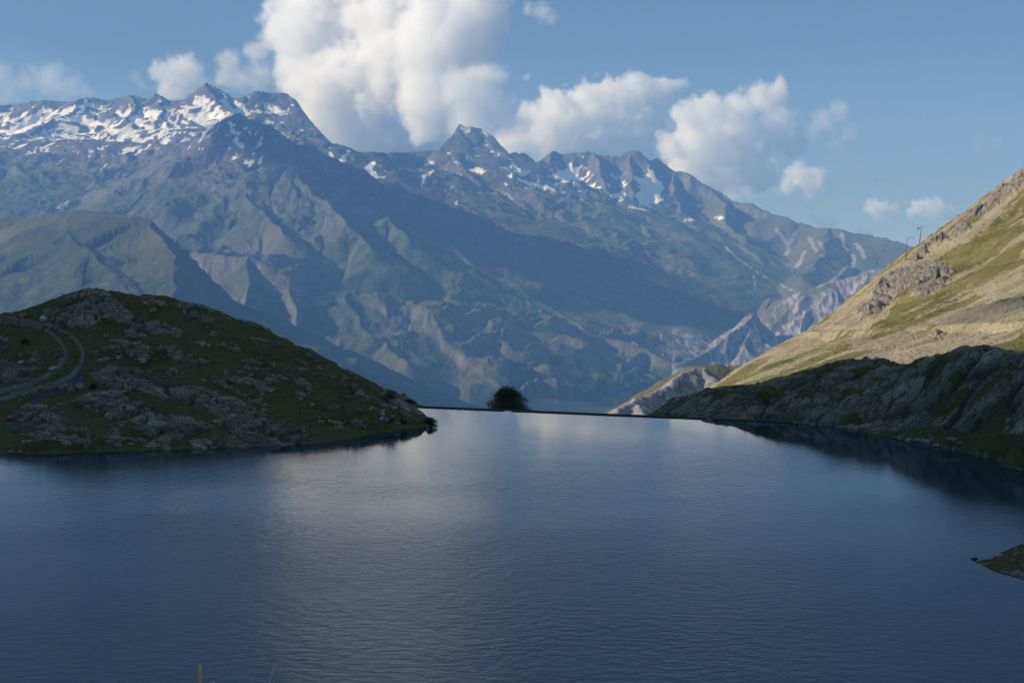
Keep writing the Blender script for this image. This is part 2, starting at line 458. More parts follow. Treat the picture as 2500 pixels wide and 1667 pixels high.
STREAMS = [[(262,400),(250,412),(240,420),(236,432),(228,444),(218,455),(210,464)],[(168,490),(150,500),(140,508),(130,524)],[(1768,600),(1790,620),(1812,640),(1835,655),(1860,672),(1876,680)],
           [(1905,690),(1912,700),(1918,702),(1940,712)],[(1155,838),(1170,830),(1195,822),(1212,812),(1228,811)],
           [(1613,818),(1614,835),(1617,855),(1620,868)],[(1840,672),(1842,690),(1845,710)]]
SCARS = [[(2055,572),(2060,600),(2075,618),(2085,630),(2083,648),(2078,655)],[(2090,596),(2105,612),(2110,628)],[(1975,580),(1985,600),(1992,612)],[(2000,590),(2012,608),(2010,625)],
         [(2066,652),(2050,668),(2035,682)],[(1940,570),(1930,590),(1920,620)],[(1895,560),(1915,585),(1922,600)],[(1965,615),(1955,635),(1945,650)]]

def build_far():
    NC = 1050
    t = np.linspace(-.43, .43, NC, dtype=np.float32)
    near = np.geomspace(180, 4300, 50)[:-1]
    far = np.linspace(4300, 12900, 610)
    back = np.linspace(13000, 14500, 10)
    d = np.concatenate([near, far, back]).astype(np.float32)
    T, D = np.meshgrid(t, d)
    X = T * D; Y = D
    base = (CAM_Z - .1 * D - 14 - .015 * D).astype(np.float32)
    base = np.where(D > 4500, np.maximum(base, base[np.searchsorted(d, 4500)] - 120), base)
    base = base.astype(np.float32) + 30 * fbm(X / 900, Y / 900, 3, 5) * sstep(2000, 4500, D)
    Z, crest, rough = ridge_field(T, D, X, Y, base)
    k = sstep(0, 420, crest)
    wx = X + 120 * perlin(X / 500, Y / 500, 21); wy = Y + 120 * perlin(X / 500, Y / 500, 22)
    patch = .55 + .9 * sstep(-.35, .5, fbm(X / 1100, Y / 1100, 2, 77))
    alt = sstep(-500, 500, Z + 250 * fbm(X / 1300, Y / 1300, 3, 79))
    rg = rough * patch * (.28 + .5 * alt)
    big = (ridged(wx / 620, wy / 620, 3, 40) - .9) * 62 * k
    mid = (ridged(wx / 190, wy / 190, 4, 50, .55) - .9) * 17 * (.3 + .7 * k)
    fine = fbm(X / 46, Y / 46, 4, 70, .62) * 5.0
    far_k = sstep(3800, 4800, D)
    Z = Z + far_k * ((big * .6 + mid) * rg + fine * (.25 + rg))
    Z = Z.astype(np.float32)
    # trim everything behind down to the skyline crest
    px, py = proj(X, Y, Z)
    sk = [(-420, 326)] + [q[:2] for q in RIDGES[0]['p'][4:-1]] + [q[:2] for q in RIDGES[1]['p'][1:]] + [q[:2] for q in RIDGES[2]['p'][1:]]
    sk = sorted(sk); cap = np.interp(px, [q[0] for q in sk], [q[1] for q in sk]) + 3.5 * fbm(px / 14, px * 0 + 3.3, 4, 91, .6) - 1.0
    f_ = 1.0 / (math.cos(PITCH) + (833.5 - cap) / F * math.sin(PITCH))
    zc = CAM_Z + ((833.5 - cap) / F * math.cos(PITCH) - math.sin(PITCH)) * f_ * Y
    Z = np.where(D > 9300, np.minimum(Z, zc), Z)
    # far field lies under the horizon behind the last crest
    Z = np.where(D > 12950, np.minimum(Z, 200), Z)
    px, py = proj(X, Y, Z)
    # concavity for snow
    lap = Z - (np.roll(Z, 6, 0) + np.roll(Z, -6, 0) + np.roll(Z, 6, 1) + np.roll(Z, -6, 1)) / 4
    conc = np.clip(-lap / 14, -1, 1)
    jx = px + 3.5 * fbm(X / 60, Y / 60, 3, 12); jy = py + 2.5 * fbm(X / 60, Y / 60, 3, 14)
    snow = np.zeros_like(Z); field = np.zeros_like(Z)
    for poly in SNOW:
        if sum(q[0] for q in poly) / len(poly) < 735 and sum(q[1] for q in poly) / len(poly) < 320:
            field = np.maximum(field, in_poly(jx, jy, poly) * 1.0)
        else:
            snow = np.maximum(snow, in_poly(jx, jy, poly) * 1.0)
    band = np.clip(1 - np.abs(px - 250) / 430, 0, 1) ** .5 * sstep(246, 290, py) * (1 - sstep(318, 385, py + 16 * fbm(px / 90, py / 30, 2, 3)))
    n = ridged(X / 120 + .5 * fbm(X / 260, Y / 260, 2, 8), Y / 210, 5, 15, .66) * .62 + conc * .42 - .15 * sstep(.1, .5, fbm(X / 420, Y / 420, 3, 16))
    snow = np.maximum(snow, sstep(.0, .05, band * .50 + field * .42 + n * .62 - .83) * (band + field > .02))
    nn = ridged(X / 130, Y / 160, 3, 25, .6) * .5 + conc * .35
    b2 = ((px > 1230) & (px < 1600)) * sstep(380, 430, py) * (1 - sstep(455, 520, py)) * .6 + ((px > 560) & (px < 1250)) * (1 - sstep(395, 470, py)) * .45
    snow = np.maximum(snow, sstep(.0, .05, b2 * .42 + nn * .5 - .66))
    snow *= D > 8200
    snow[(D < 9400) & (px > 640)] *= .0
    for s in STREAMS:
        snow = np.maximum(snow, .6 * (line_dist(px + 2 * perlin(px / 5, py / 5, 2), py, s) < .9) * (D > 6000) * (fbm(px / 14, py / 14, 2, 4) > -.25))
    scar = np.zeros_like(Z)
    for s in SCARS: scar = np.maximum(scar, 1 - sstep(2, 6, line_dist(px + 5 * fbm(X / 40, Y / 40, 2, 3), py, s)))
    scar *= (D > 8500)
    bad = ((px > 1640) & (D > 6900) & (D < 7830)) * 1.0
    bad = bad * sstep(.05, .2, .5 + .6 * fbm(X / 260, Y / 260, 2, 55) - .25 * ((px > 1690) & (px < 1800) & (D > 7600)))
    green = 1 - sstep(420, 640, 980 - py + 90 * fbm(X / 700, Y / 700, 3, 33)) * .85
    green = np.maximum(green, ((px > 1780) & (D > 8000)) * sstep(520, 560, py))
    green = np.maximum(green, ((D < 6200) & (px < 480)) * 1.5)
    wood = sstep(.0, .35, fbm(X / 160, Y / 160, 4, 44) + (py - 905) / 90) * (D > 4500) * (px > 1150) * (px < 1720)
    wood = np.maximum(wood, .5 * ((D < 6300) & (px < 640)) * sstep(-.5, .6, .3 + fbm(X / 300, Y / 300, 4, 45)))
    ob = grid_mesh('mountains', X, Y, Z, mat_far(), dict(snow=snow, green=green, bad=bad, wood=wood, scar=scar))
    return ob, (t, d, Z)

def mat_far():
    n = NT('mountain_ground')
    up = n.up()
    a = n.noise(.0035, 7, .6); b = n.noise(.018, 6, .65); c = n.noise(.06, 4, .6); big = n.noise(.0011, 4, .55)
    rock = n.mix(n.step(a, .35, .65), (.076, .074, .068), (.128, .122, .108))
    rock = n.mix(n.step(big, .48, .66), rock, (.125, .113, .098))
    rock = n.mix(n.math('MULTIPLY', n.step(c, .52, .68), .6), rock, (.30, .285, .26))
    rock = n.mix(n.math('MULTIPLY', n.step(b, .55, .36), .55), rock, (.07, .062, .06))
    grass = n.mix(n.step(b, .38, .62), (.042, .060, .020), (.080, .092, .036))
    grass = n.mix(n.step(big, .45, .62), grass, (.10, .098, .050))
    grass = n.mix(n.math('MULTIPLY', n.step(n.noise(.045, 5, .7), .55, .66), .45), grass, (.17, .16, .14))
    # grass keeps to gentle ground
    g = n.math('MULTIPLY_ADD', n.attr('green'), 1.1, n.math('MULTIPLY', n.math('SUBTRACT', a, .5), 1.1))
    g = n.math('ADD', g, n.math('MULTIPLY', n.math('SUBTRACT', up, .80), 2.6))
    g = n.step(g, .35, .85)
    col = n.mix(g, rock, grass)
    wn = n.vor(.045)
    wood = n.mix(n.step(wn, .1, .7), (.018, .030, .012), (.035, .052, .02))
    col = n.mix(n.attr('wood'), col, wood)
    slate = n.mix(n.step(n.noise(.05, 5, .6, n.coord((1, .3, .3))), .42, .6), (.085, .085, .088), (.27, .26, .25))
    sg = n.mix(n.step(n.noise(.006, 4, .6), .54, .62), slate, (.075, .09, .035))
    col = n.mix(n.attr('bad'), col, sg)
    col = n.mix(n.math('MULTIPLY', n.attr('scar'), .8), col, (.30, .28, .26))
    sn = n.mix(n.step(n.noise(.01, 4), .35, .7), (.78, .74, .70), (.86, .84, .83))
    col = n.mix(n.attr('snow'), col, sn)
    bh = n.math('ADD', n.math('MULTIPLY', b, 1.0), n.math('MULTIPLY', c, .4))
    nb = n.bump(bh, .45, 14)
    mixn = n.n('ShaderNodeMix', data_type='VECTOR')
    geo = n.n('ShaderNodeNewGeometry')
    n.put(mixn.inputs[0], n.attr('snow')); n.put(mixn.inputs[4], nb); n.put(mixn.inputs[5], geo.outputs['Normal'])
    return n.done(col, .95, mixn.outputs[1], .05)

FAR, FARGRID = build_far()

# ------------------------------------------------------------------ clouds
CLOUD_MATS = {}
def cloud_mat(dens):
    dens *= .75
    key = round(dens, 5)
    if key in CLOUD_MATS: return CLOUD_MATS[key]
    m = bpy.data.materials.new('cloud_vapour'); m.use_nodes = True; T = m.node_tree; T.nodes.clear()
    o = T.nodes.new('ShaderNodeOutputMaterial'); pv = T.nodes.new('ShaderNodeVolumePrincipled'); T.links.new(pv.outputs[0], o.inputs['Volume'])
    pv.inputs['Color'].default_value = (1, 1, 1, 1); pv.inputs['Density'].default_value = dens; pv.inputs['Anisotropy'].default_value = .0
    CLOUD_MATS[key] = m
    return m

def cloud(blobs, D, label, res=130, dens=.011, nscale=1.0, soft=5.0, cut=.12, rough=.65, amp=2.2, group='cumulus clouds above the mountains', cs=None):
    cs = cs or [(Vector(P(b[0], b[1], D + (b[3] if len(b) > 3 else 0))), b[2] * 1.18 * D / F) for b in blobs]
    lo = [min(c[i] - r * 1.3 for c, r in cs) for i in range(3)]; hi = [max(c[i] + r * 1.3 for c, r in cs) for i in range(3)]
    ctr = Vector([(a + b) / 2 for a, b in zip(lo, hi)])
    ng = bpy.data.node_groups.new('cloud_shape', 'GeometryNodeTree'); ng.interface.new_socket('Geometry', in_out='OUTPUT', socket_type='NodeSocketGeometry')
    N = ng.nodes; K = ng.links
    out = N.new('NodeGroupOutput'); vc = N.new('GeometryNodeVolumeCube'); sm = N.new('GeometryNodeSetMaterial')
    vc.inputs['Min'].default_value = [a - c for a, c in zip(lo, ctr)]; vc.inputs['Max'].default_value = [a - c for a, c in zip(hi, ctr)]
    ext = [b - a for a, b in zip(lo, hi)]; vs = max(ext) / res
    for k, nm in enumerate('XYZ'): vc.inputs['Resolution ' + nm].default_value = max(12, int(ext[k] / vs))
    pos = N.new('GeometryNodeInputPosition')
    def m(op, a, b=None, c=None, clamp=False):
        nd = N.new('ShaderNodeMath'); nd.operation = op; nd.use_clamp = clamp
        for i, v in enumerate((a, b, c)):
            if v is None: continue
            if isinstance(v, (int, float)): nd.inputs[i].default_value = v
            else: K.new(v, nd.inputs[i])
        return nd.outputs[0]
    R = sum(r for _, r in cs) / len(cs)
    off = Vector((ctr.x * .37, 0, ctr.z))
    def noise(scale, detail, ro):
        va = N.new('ShaderNodeVectorMath'); va.operation = 'ADD'; K.new(pos.outputs[0], va.inputs[0]); va.inputs[1].default_value = off
        nz = N.new('ShaderNodeTexNoise'); nz.inputs['Scale'].default_value = scale; nz.inputs['Detail'].default_value = detail; nz.inputs['Roughness'].default_value = ro
        K.new(va.outputs[0], nz.inputs['Vector']); return nz
    cur = None
    for p, r in cs:
        dd = N.new('ShaderNodeVectorMath'); dd.operation = 'DISTANCE'; K.new(pos.outputs[0], dd.inputs[0]); dd.inputs[1].default_value = p - ctr
        v = m('MULTIPLY_ADD', dd.outputs['Value'], -1 / r, 1.0)
        cur = v if cur is None else m('SMOOTH_MAX', cur, v, .45)
    n1 = noise(1.5 / R * nscale, 7, rough)
    v = m('MULTIPLY_ADD', m('SUBTRACT', n1.outputs[0], .5), amp, cur)
    v = m('MULTIPLY', m('SUBTRACT', v, cut), soft, clamp=True)
    K.new(v, vc.inputs['Density']); K.new(vc.outputs[0], sm.inputs[0]); K.new(sm.outputs[0], out.inputs[0])
    mat = cloud_mat(dens); sm.inputs['Material'].default_value = mat
    me = bpy.data.volumes.new('cloud'); ob = bpy.data.objects.new('cloud', me); link(ob); ob.location = ctr
    md = ob.modifiers.new('vapour', 'NODES'); md.node_group = ng; me.materials.append(mat)
    return tag(ob, label, 'cloud', group)

CD = 17500
cloud([(760,50,105,0),(735,165,60,0),(800,230,95,-500),(880,110,125,0),(880,300,85,300),(960,340,75,300),(1040,330,70,300),(960,180,125,-800),(1000,40,130,-800),(1060,240,85,-1800),(1085,90,110,-1800),(1160,30,75,-2300),(1090,330,50,300),(1120,290,55,300),(1110,200,60,-1800),(830,340,60,-500),(900,370,60,300),(1000,375,55,300),(760,290,60,0),
       (850,-90,150,0),(1000,-130,150,-800),(1110,-90,120,-1500),(700,60,50,0)], CD + 2900, 'towering bright cumulus cloud hiding the ridge right of the snowy summit', res=290, dens=.0072, rough=.68)
cloud([(1325,30,26),(1345,45,20),(1290,20,18)], CD, 'small wispy cloud puff beside the top of the towering cloud', res=50, dens=.005, soft=2)
cloud([(560,150,32),(590,195,36),(625,130,34),(650,105,26),(545,190,28),(640,190,40)], CD + 600, 'ragged cloud column rising just right of the snowy summit', res=90, dens=.0045, soft=2.5)
cloud([(440,180,50),(398,185,36),(475,205,42),(420,215,40),(500,235,30)], CD + 900, 'low white cloud bank just left of the snowy summit', res=90, dens=.006, soft=3)
cloud([(-10,185,42),(60,205,38),(120,200,52),(165,215,46),(215,235,30),(20,225,34)], CD + 1500, 'pale thin cloud over the left end of the snowy range', res=100, dens=.0022, soft=2)
cloud([(330,190,22),(345,210,18)], CD + 1500, 'faint cloud wisp above the middle of the snowy range', res=40, dens=.0015, soft=2)
cloud([(1120,215,55),(1170,200,50),(1215,185,28),(1190,255,50),(1250,250,22),(1285,190,10),(1150,270,50),(1235,290,46),(1130,310,40),(1190,320,36),(1270,300,34)], CD - 1100, 'white cloud bank above the rounded snow capped dome', res=110, dens=.006, soft=3)
cloud([(1300,300,46),(1355,262,46),(1420,262,50),(1490,235,46),(1555,225,46),(1615,225,36),(1655,210,22),(1540,300,60),(1450,330,60),(1340,350,60),(1570,360,45),(1270,340,40),(1400,380,40),(1500,380,40),(1460,270,60),(1380,310,60),(1250,350,44),(1620,330,46),(1630,400,50)],
      CD - 200, 'broad cumulus cloud behind the jagged dark summits', res=220, dens=.009, soft=6)
cloud([(1675,290,44),(1730,270,46),(1800,275,50),(1865,240,40),(1895,225,32),(1700,350,60),(1820,350,66),(1760,400,60),(1900,300,50),(1690,420,50),(1930,350,40),(1640,360,40),(1760,320,60),(1660,420,40),(1850,430,50),(1740,450,44)],
      CD - 1700, 'tall cumulus cloud right of the jagged dark summits', res=210, dens=.008, soft=5)
cloud([(2050,270,30),(2010,295,34),(1980,325,24),(2070,325,26),(2040,355,22)], CD + 600, 'thin torn cloud right of the tall cumulus', res=80, dens=.0028, soft=2)
cloud([(1790,455,40),(1840,450,40),(1870,415,26),(1880,400,20),(1760,475,30),(1900,470,24)], CD - 850, 'soft cloud resting behind the falling ridge', res=80, dens=.005, soft=3)
cloud([(1945,425,30),(1985,445,38),(1925,452,22),(2015,460,20)], CD - 1050, 'bright rounded cloud low in the sky right of the ridge', res=80, dens=.008)
cloud([(2130,505,20),(2150,512,24),(2180,520,20)], CD - 700, 'small white cloud puff left of the twin cloud near the near slope', res=60, dens=.008)
cloud([(2245,505,22),(2280,512,28),(2318,520,18),(2225,520,14)], CD - 850, 'small white cloud just left of the sunlit slope crest', res=60, dens=.008)
cloud([(1985,535,16),(2010,542,20),(2035,545,14)], CD - 850, 'little cloud sitting on the green ridge line', res=50, dens=.006, soft=3)
cloud([(2100,565,14),(2125,568,12)], CD - 850, 'tiny cloud peeping over the green ridge line', res=40, dens=.004, soft=3)
cloud([(2140,440,18),(2160,445,12)], CD + 900, 'faint small cloud above the two white puffs', res=40, dens=.0018, soft=2)
cloud([(2390,345,26),(2430,348,22)], CD + 900, 'thin grey cloud streak at the upper right', res=50, dens=.0008, soft=2)

# ------------------------------------------------------------------ near ground
def rbf(ctrl, X, Y, lam=1e-4):
    c = np.array(ctrl, float); n = len(c)
    sx, sy = c[:, 0].mean(), c[:, 1].mean(); k = max(np.ptp(c[:, 0]), np.ptp(c[:, 1]))
    u = (c[:, 0] - sx) / k; v = (c[:, 1] - sy) / k
    def phi(r2): return .5 * r2 * np.log(r2 + 1e-12)
    A = phi((u[:, None] - u) ** 2 + (v[:, None] - v) ** 2) + np.eye(n) * lam
    Q = np.stack([np.ones(n), u, v], 1)
    M = np.block([[A, Q], [Q.T, np.zeros((3, 3))]])
    sol = np.linalg.solve(M, np.concatenate([c[:, 2], np.zeros(3)]))
    xs = ((X - sx) / k).astype(np.float32); ys = ((Y - sy) / k).astype(np.float32)
    Z = (sol[n] + sol[n + 1] * xs + sol[n + 2] * ys).astype(np.float32)
    for i in range(n):
        r2 = (xs - np.float32(u[i])) ** 2 + (ys - np.float32(v[i])) ** 2
        Z += np.float32(sol[i]) * phi(r2).astype(np.float32)
    return Z

class Surf:
    def __init__(s, t, d, Z): s.t, s.d, s.Z = t, d, Z
    def h(s, x, y):
        u = np.interp(x / y, s.t, np.arange(len(s.t))); v = np.interp(y, s.d, np.arange(len(s.d)))
        i, j = int(v), int(u); i = min(i, len(s.d) - 2); j = min(j, len(s.t) - 2); a, b = v - i, u - j
        Z = s.Z
        return float((Z[i, j] * (1 - b) + Z[i, j + 1] * b) * (1 - a) + (Z[i + 1, j] * (1 - b) + Z[i + 1, j + 1] * b) * a)
    def hit(s, px, py):
        """first place where the ray through a photograph pixel meets the surface"""
        tx, k = ray(px, py)
        j = int(np.clip(np.searchsorted(s.t, tx), 1, len(s.t) - 1))
        col = s.Z[:, j]; los = CAM_Z + k * s.d
        idx = np.where((col > los))[0]
        idx = idx[idx > 0]
        if not len(idx): return Vector(P(px, py, s.d[-1]))
        i = idx[0]; g0 = los[i - 1] - col[i - 1]; g1 = los[i] - col[i]
        f = g0 / (g0 - g1) if g0 > 0 else 0.0
        D = s.d[i - 1] + (s.d[i] - s.d[i - 1]) * f
        x, z = tx * D, CAM_Z + k * D
        return Vector((x, D, s.h(x, D)))

def multi_poly(px, py, polys, X, Y, sc_n, amp):
    m = 0
    for k in range(3):
        jx = px + amp * fbm(X / sc_n + 9 * k, Y / sc_n, 4, 80 + k, .6); jy = py + amp * .6 * fbm(X / sc_n, Y / sc_n + 5 * k, 4, 90 + k, .6)
        q = np.zeros(px.shape, bool)
        for p in polys: q |= in_poly(jx, jy, p)
        m = m + q / 3.0
    return m.astype(np.float32)

def rocky(X, Y, s=1.0, seed=0):
    """height field of jointed, rounded bedrock, about 1 m of relief for s = 1"""
    wx = X + .8 * s * fbm(X / (4 * s), Y / (4 * s), 3, seed + 1); wy = Y + .8 * s * fbm(X / (4 * s), Y / (4 * s), 3, seed + 2)
    f1, f2, cid = voro(wx / (6.0 * s), wy / (4.2 * s), seed)
    crack = sstep(.01, .13, f2 - f1)
    h = (1 - f1 ** 2) * .55 * crack + ((cid % 13) / 13.0) * .35 * crack
    g1, g2, gid = voro(wx / (1.9 * s) + 3, wy / (1.2 * s), seed + 3)
    c2 = sstep(0, .2, g2 - g1)
    h = h + ((1 - g1 ** 2) * .16 + (gid % 7) / 7.0 * .12) * c2
    h = h + .10 * fbm(X / (.7 * s), Y / (.5 * s), 4, seed + 5, .6)
    global TONE
    TONE = ((cid % 11) / 10.0 * .6 + (gid % 5) / 4.0 * .4).astype(np.float32)
    return (h * s).astype(np.float32), crack * c2

# ---- hillside left of the lake
LROCK = [
 [(83,782),(110,750),(150,724),(190,712),(232,709),(262,716),(290,732),(345,775),(330,790),(296,782),(250,770),(225,788),(180,800),(130,785),(100,792)],
 [(340,722),(368,716),(400,735),(412,750),(380,742),(350,735)],[(292,798),(330,780),(380,778),(450,803),(440,815),(390,812),(340,822),(300,815)],
 [(246,832),(300,826),(364,838),(372,860),(355,880),(320,868),(285,850)],[(215,906),(240,892),(262,886),(320,900),(360,916),(432,936),(500,955),(575,981),(604,1000),(600,1045),(560,1035),(510,1008),(440,990),(385,968),(330,950),(270,945),(232,935)],
 [(170,992),(200,968),(224,954),(260,955),(300,968),(345,985),(390,1010),(375,1035),(330,1035),(270,1030),(230,1015),(190,1005)],
 [(8,1040),(30,998),(72,986),(115,994),(160,1018),(200,1040),(222,1062),(216,1092),(170,1090),(120,1080),(80,1065),(40,1058)],[(262,1062),(285,1055),(300,1078),(285,1098),(268,1085)],
 [(330,1052),(400,1022),(470,1026),(512,1040),(500,1060),(440,1078),(370,1075)],[(550,972),(590,985),(630,1008),(680,1035),(740,1048),(800,1078),(735,1080),(660,1068),(600,1070),(550,1058)],
 [(600,812),(640,812),(698,835),(690,842),(640,828),(605,818)],[(728,842),(760,850),(792,873),(780,874),(745,858)],[(856,944),(880,955),(918,990),(905,992),(870,965)],
 [(925,960),(958,964),(990,972),(1042,1024),(1030,1030),(990,1022),(975,1002),(955,990),(940,975)],[(855,1022),(870,1026),(897,1048),(880,1046),(860,1036)],[(692,908),(720,915),(772,954),(755,955),(715,935)],
 [(548,915),(600,925),(680,952),(665,960),(600,940),(560,930)],[(720,873),(742,880),(752,892),(730,885)],[(0,880),(30,885),(60,895),(78,915),(60,930),(20,925),(0,930)],[(440,750),(490,760),(540,780),(520,785),(460,768)],
 [(380,842),(430,855),(500,890),(480,890),(410,865)],[(480,730),(530,745),(560,762),(520,755),(485,742)],[(850,900),(880,925),(875,930),(845,908)],[(0,800),(18,815),(20,840),(0,845)],
 [(490,905),(540,935),(620,965),(600,968),(520,935)],[(640,880),(670,890),(690,905),(655,895)],
]
TRACK_OUT = [(-40,984),(0,975),(57,957),(129,939),(172,919),(195,893),(204,867),(195,841),(172,816),(129,796),(72,785),(34,777),(5,772)]
TRACK_IN = [(-40,966),(0,956),(72,936),(115,917),(143,897),(160,875),(161,858),(149,835),(123,811),(86,797),(43,787),(0,782)]

def build_left():
    shore = [(-300,1098),(-120,1106),(0,1108),(100,1108),(200,1105),(300,1102),(400,1098),(500,1094),(600,1090),(700,1086),(800,1079),(856,1071),(907,1060),(950,1053),(984,1048),(1015,1045),(1048,1042),(1058,1030),(1035,1012),(1015,1001),(1020,993)]
    c = [W(px, py) for px, py in shore]
    c += [(x, y - 7, -1.9) for x, y, z in c[:14:2]]
    c += [W(1090,1040,-1.0), W(1070,1005,-1.0)]
    sky_ = [(-300,775,205),(-120,768,204),(0,760,203),(60,757,202),(90,750,200),(130,722,197),(160,712,197),(200,708,197),(250,706,198),(290,707,198),(340,714,197),(400,717,196),(460,733,194),(520,750,192),(580,770,189),(640,794,186),
           (700,822,181),(760,853,175),(810,885,171),(860,914,167),(900,938,164),(940,962,161),(985,978,161)]
    c += [P(*q) for q in sky_]
    c += [(P(*q)[0] * 1.1, P(*q)[1] + 22, P(*q)[2] - 6.5) for q in sky_[::2]]
    c += [P(-200,900,166), P(0,850,182), P(0,900,168), P(0,980,148), P(0,1060,133), P(100,860,177), P(200,870,170), P(130,940,153), P(172,800,184), P(80,1000,143.5), P(100,1060,134.5), P(300,800,183), P(300,850,170), P(300,900,161), P(300,960,149.5),
          P(300,1040,138.5), P(420,790,181), P(420,840,170), P(420,900,159), P(420,1000,143.5), P(550,820,176), P(550,870,165), P(550,950,152), P(550,1030,140), P(680,870,170), P(680,920,158), P(680,980,149), P(800,930,158), P(800,970,151), P(800,1030,142), P(900,1010,147), P(980,1015,149)]
    t = np.linspace(-.445, -.048, 720, dtype=np.float32); d = np.linspace(112, 236, 440).astype(np.float32)
    T, D = np.meshgrid(t, d); X = T * D; Y = D
    Z = rbf(c, X, Y)
    px, py = proj(X, Y, Z)
    rk = multi_poly(px, py, LROCK, X, Y, 6.0, 11)
    back = (Z > 0) & (Y > 216)
    rk = np.where(back, 0, rk)
    scat = sstep(.42, .62, fbm(X / 3.2 + 4, Y / 5.5, 5, 61, .62) + .12)
    above = sstep(.15, .8, Z)
    nearshore = sstep(.9, .1, np.abs(Z - .1)) * sstep(-.1, .25, fbm(X / 5, Y / 5, 3, 67)) * (px < 830)
    rk = np.clip(np.maximum(np.maximum(rk, scat * .6 * above), nearshore), 0, 1)
    rh, cr = rocky(X, Y, 1.0, 3); tone = TONE
    hum = fbm(X / 9, Y / 7, 4, 30, .5) * .32 + fbm(X / 1.3, Y / 1.3, 3, 36) * .06
    keepsky = sstep(1.0, 3.0, Z) * .6 + .4
    shoreline = sstep(-.2, .7, Z)
    Z = Z + hum * keepsky * shoreline + rk * (rh * .95 - .28) * (.35 + .65 * shoreline)
    Z = Z - .45 * sstep(2, 8, Z)
    # beaten track
    px, py = proj(X, Y, Z)
    jit = 1.6 * perlin(X / .8, Y / .8, 5)
    width = 2.0 + 3.2 * sstep(780, 960, py)
    td = np.minimum(line_dist(px + jit, py, TRACK_OUT), line_dist(px + jit, py, TRACK_IN))
    front = (D < 210)
    tr = (td < width * (1 + .45 * fbm(X / 1.1, Y / 1.1, 3, 98))) & front & (fbm(X / .9, Y / 1.4, 3, 99) > -.62)
    mid = in_poly(px, py, TRACK_OUT[1:] + TRACK_IN[::-1][:-1])
    rk = np.where((td < width + 2) | mid, np.minimum(rk, .15), rk)
    Z = np.where(tr, Z - .05, Z)
    tuft = sstep(.25, .5, fbm(X / 2.2, Y / 2.2, 4, 39, .6)) * (1 - rk) * shoreline
    Z = Z + tuft * .16 * np.abs(perlin(X / .3, Y / .3, 9))
    flow = in_poly(px + 8 * fbm(X / 3, Y / 3, 3, 8), py + 5 * fbm(X / 3, Y / 3, 3, 9), [(68,985),(95,955),(140,940),(180,918),(215,905),(205,930),(175,950),(120,968),(90,990)]) * 1.0
    dry = sstep(-.1, .5, fbm(X / 14, Y / 11, 4, 95))
    o = grid_mesh('hillside', X, Y, Z.astype(np.float32), mat_near('hillside_ground'), dict(rock=rk, crack=1 - cr, flower=flow, dry=dry, tone=tone))
    grid_mesh('path', X, Y, (Z + .012).astype(np.float32), mat_path(), {}, keep=tr)
    return Surf(t, d, Z)

def mat_near(name, rockA=(.23, .195, .135), rockB=(.40, .345, .245), gA=(.085, .082, .018), gB=(.16, .14, .034)):
    n = NT(name)
    a = n.noise(.35, 6, .62); b = n.noise(1.6, 6, .65); c = n.noise(6.0, 4, .6)
    rk = n.step(n.math('ADD', n.attr('rock'), n.math('MULTIPLY', n.math('SUBTRACT', b, .5), .9)), .38, .60)
    rock = n.mix(n.step(a, .38, .64), rockA, rockB)
    rock = n.mix(n.math('MULTIPLY', n.step(b, .56, .70), .5), rock, tuple(min(1, v * 1.45) for v in rockB))
    rock = n.mix(n.math('MULTIPLY', n.step(c, .54, .40), .75), rock, (.08, .072, .055))
    fis = n.vor(.5, n.coord((1, 1.7, 1.3)), 'DISTANCE_TO_EDGE')
    rock = n.mix(n.math('MULTIPLY', n.step(n.math('ADD', fis, n.math('MULTIPLY', b, .16)), .13, .07), .5), rock, (.03, .03, .022))
    tn = n.n('ShaderNodeMix', data_type='RGBA', blend_type='MULTIPLY'); tn.inputs[0].default_value = 1.0
    n.put(tn.inputs[6], rock); n.put(tn.inputs[7], n.ramp(n.attr('tone'), [(0, (.55, .53, .50)), (.5, (.92, .9, .86)), (1, (1.3, 1.28, 1.2))])); rock = tn.outputs[2]
    rock = n.mix(n.math('MULTIPLY', n.attr('crack'), .85), rock, (.045, .048, .024))
    gr = n.mix(n.step(b, .35, .65), gA, gB)
    gr = n.mix(n.math('MULTIPLY', n.attr('dry'), .75), gr, (.15, .125, .045))
    gr = n.mix(n.math('MULTIPLY', n.step(c, .42, .60), .5), gr, (.028, .040, .012))
    gr = n.mix(n.math('MULTIPLY', n.step(n.noise(.12, 4), .52, .66), .5), gr, (.055, .040, .020))
    fl = n.math('MULTIPLY', n.attr('flower'), n.step(n.noise(2.6, 5, .7), .42, .62))
    gr = n.mix(fl, gr, (.07, .045, .19))
    col = n.mix(rk, gr, rock)
    h = n.math('ADD', n.math('MULTIPLY', b, .45), n.math('MULTIPLY', c, .22))
    return n.done(col, .95, n.bump(h, 1.0, .8), .08)

def mat_path():
    n = NT('beaten_gravel')
    f = n.noise(3.0, 5, .65)
    return n.done(n.mix(n.step(f, .38, .62), (.12, .10, .075), (.20, .175, .135)), .95, n.bump(f, .5, .05), .05)

LEFT = build_left()

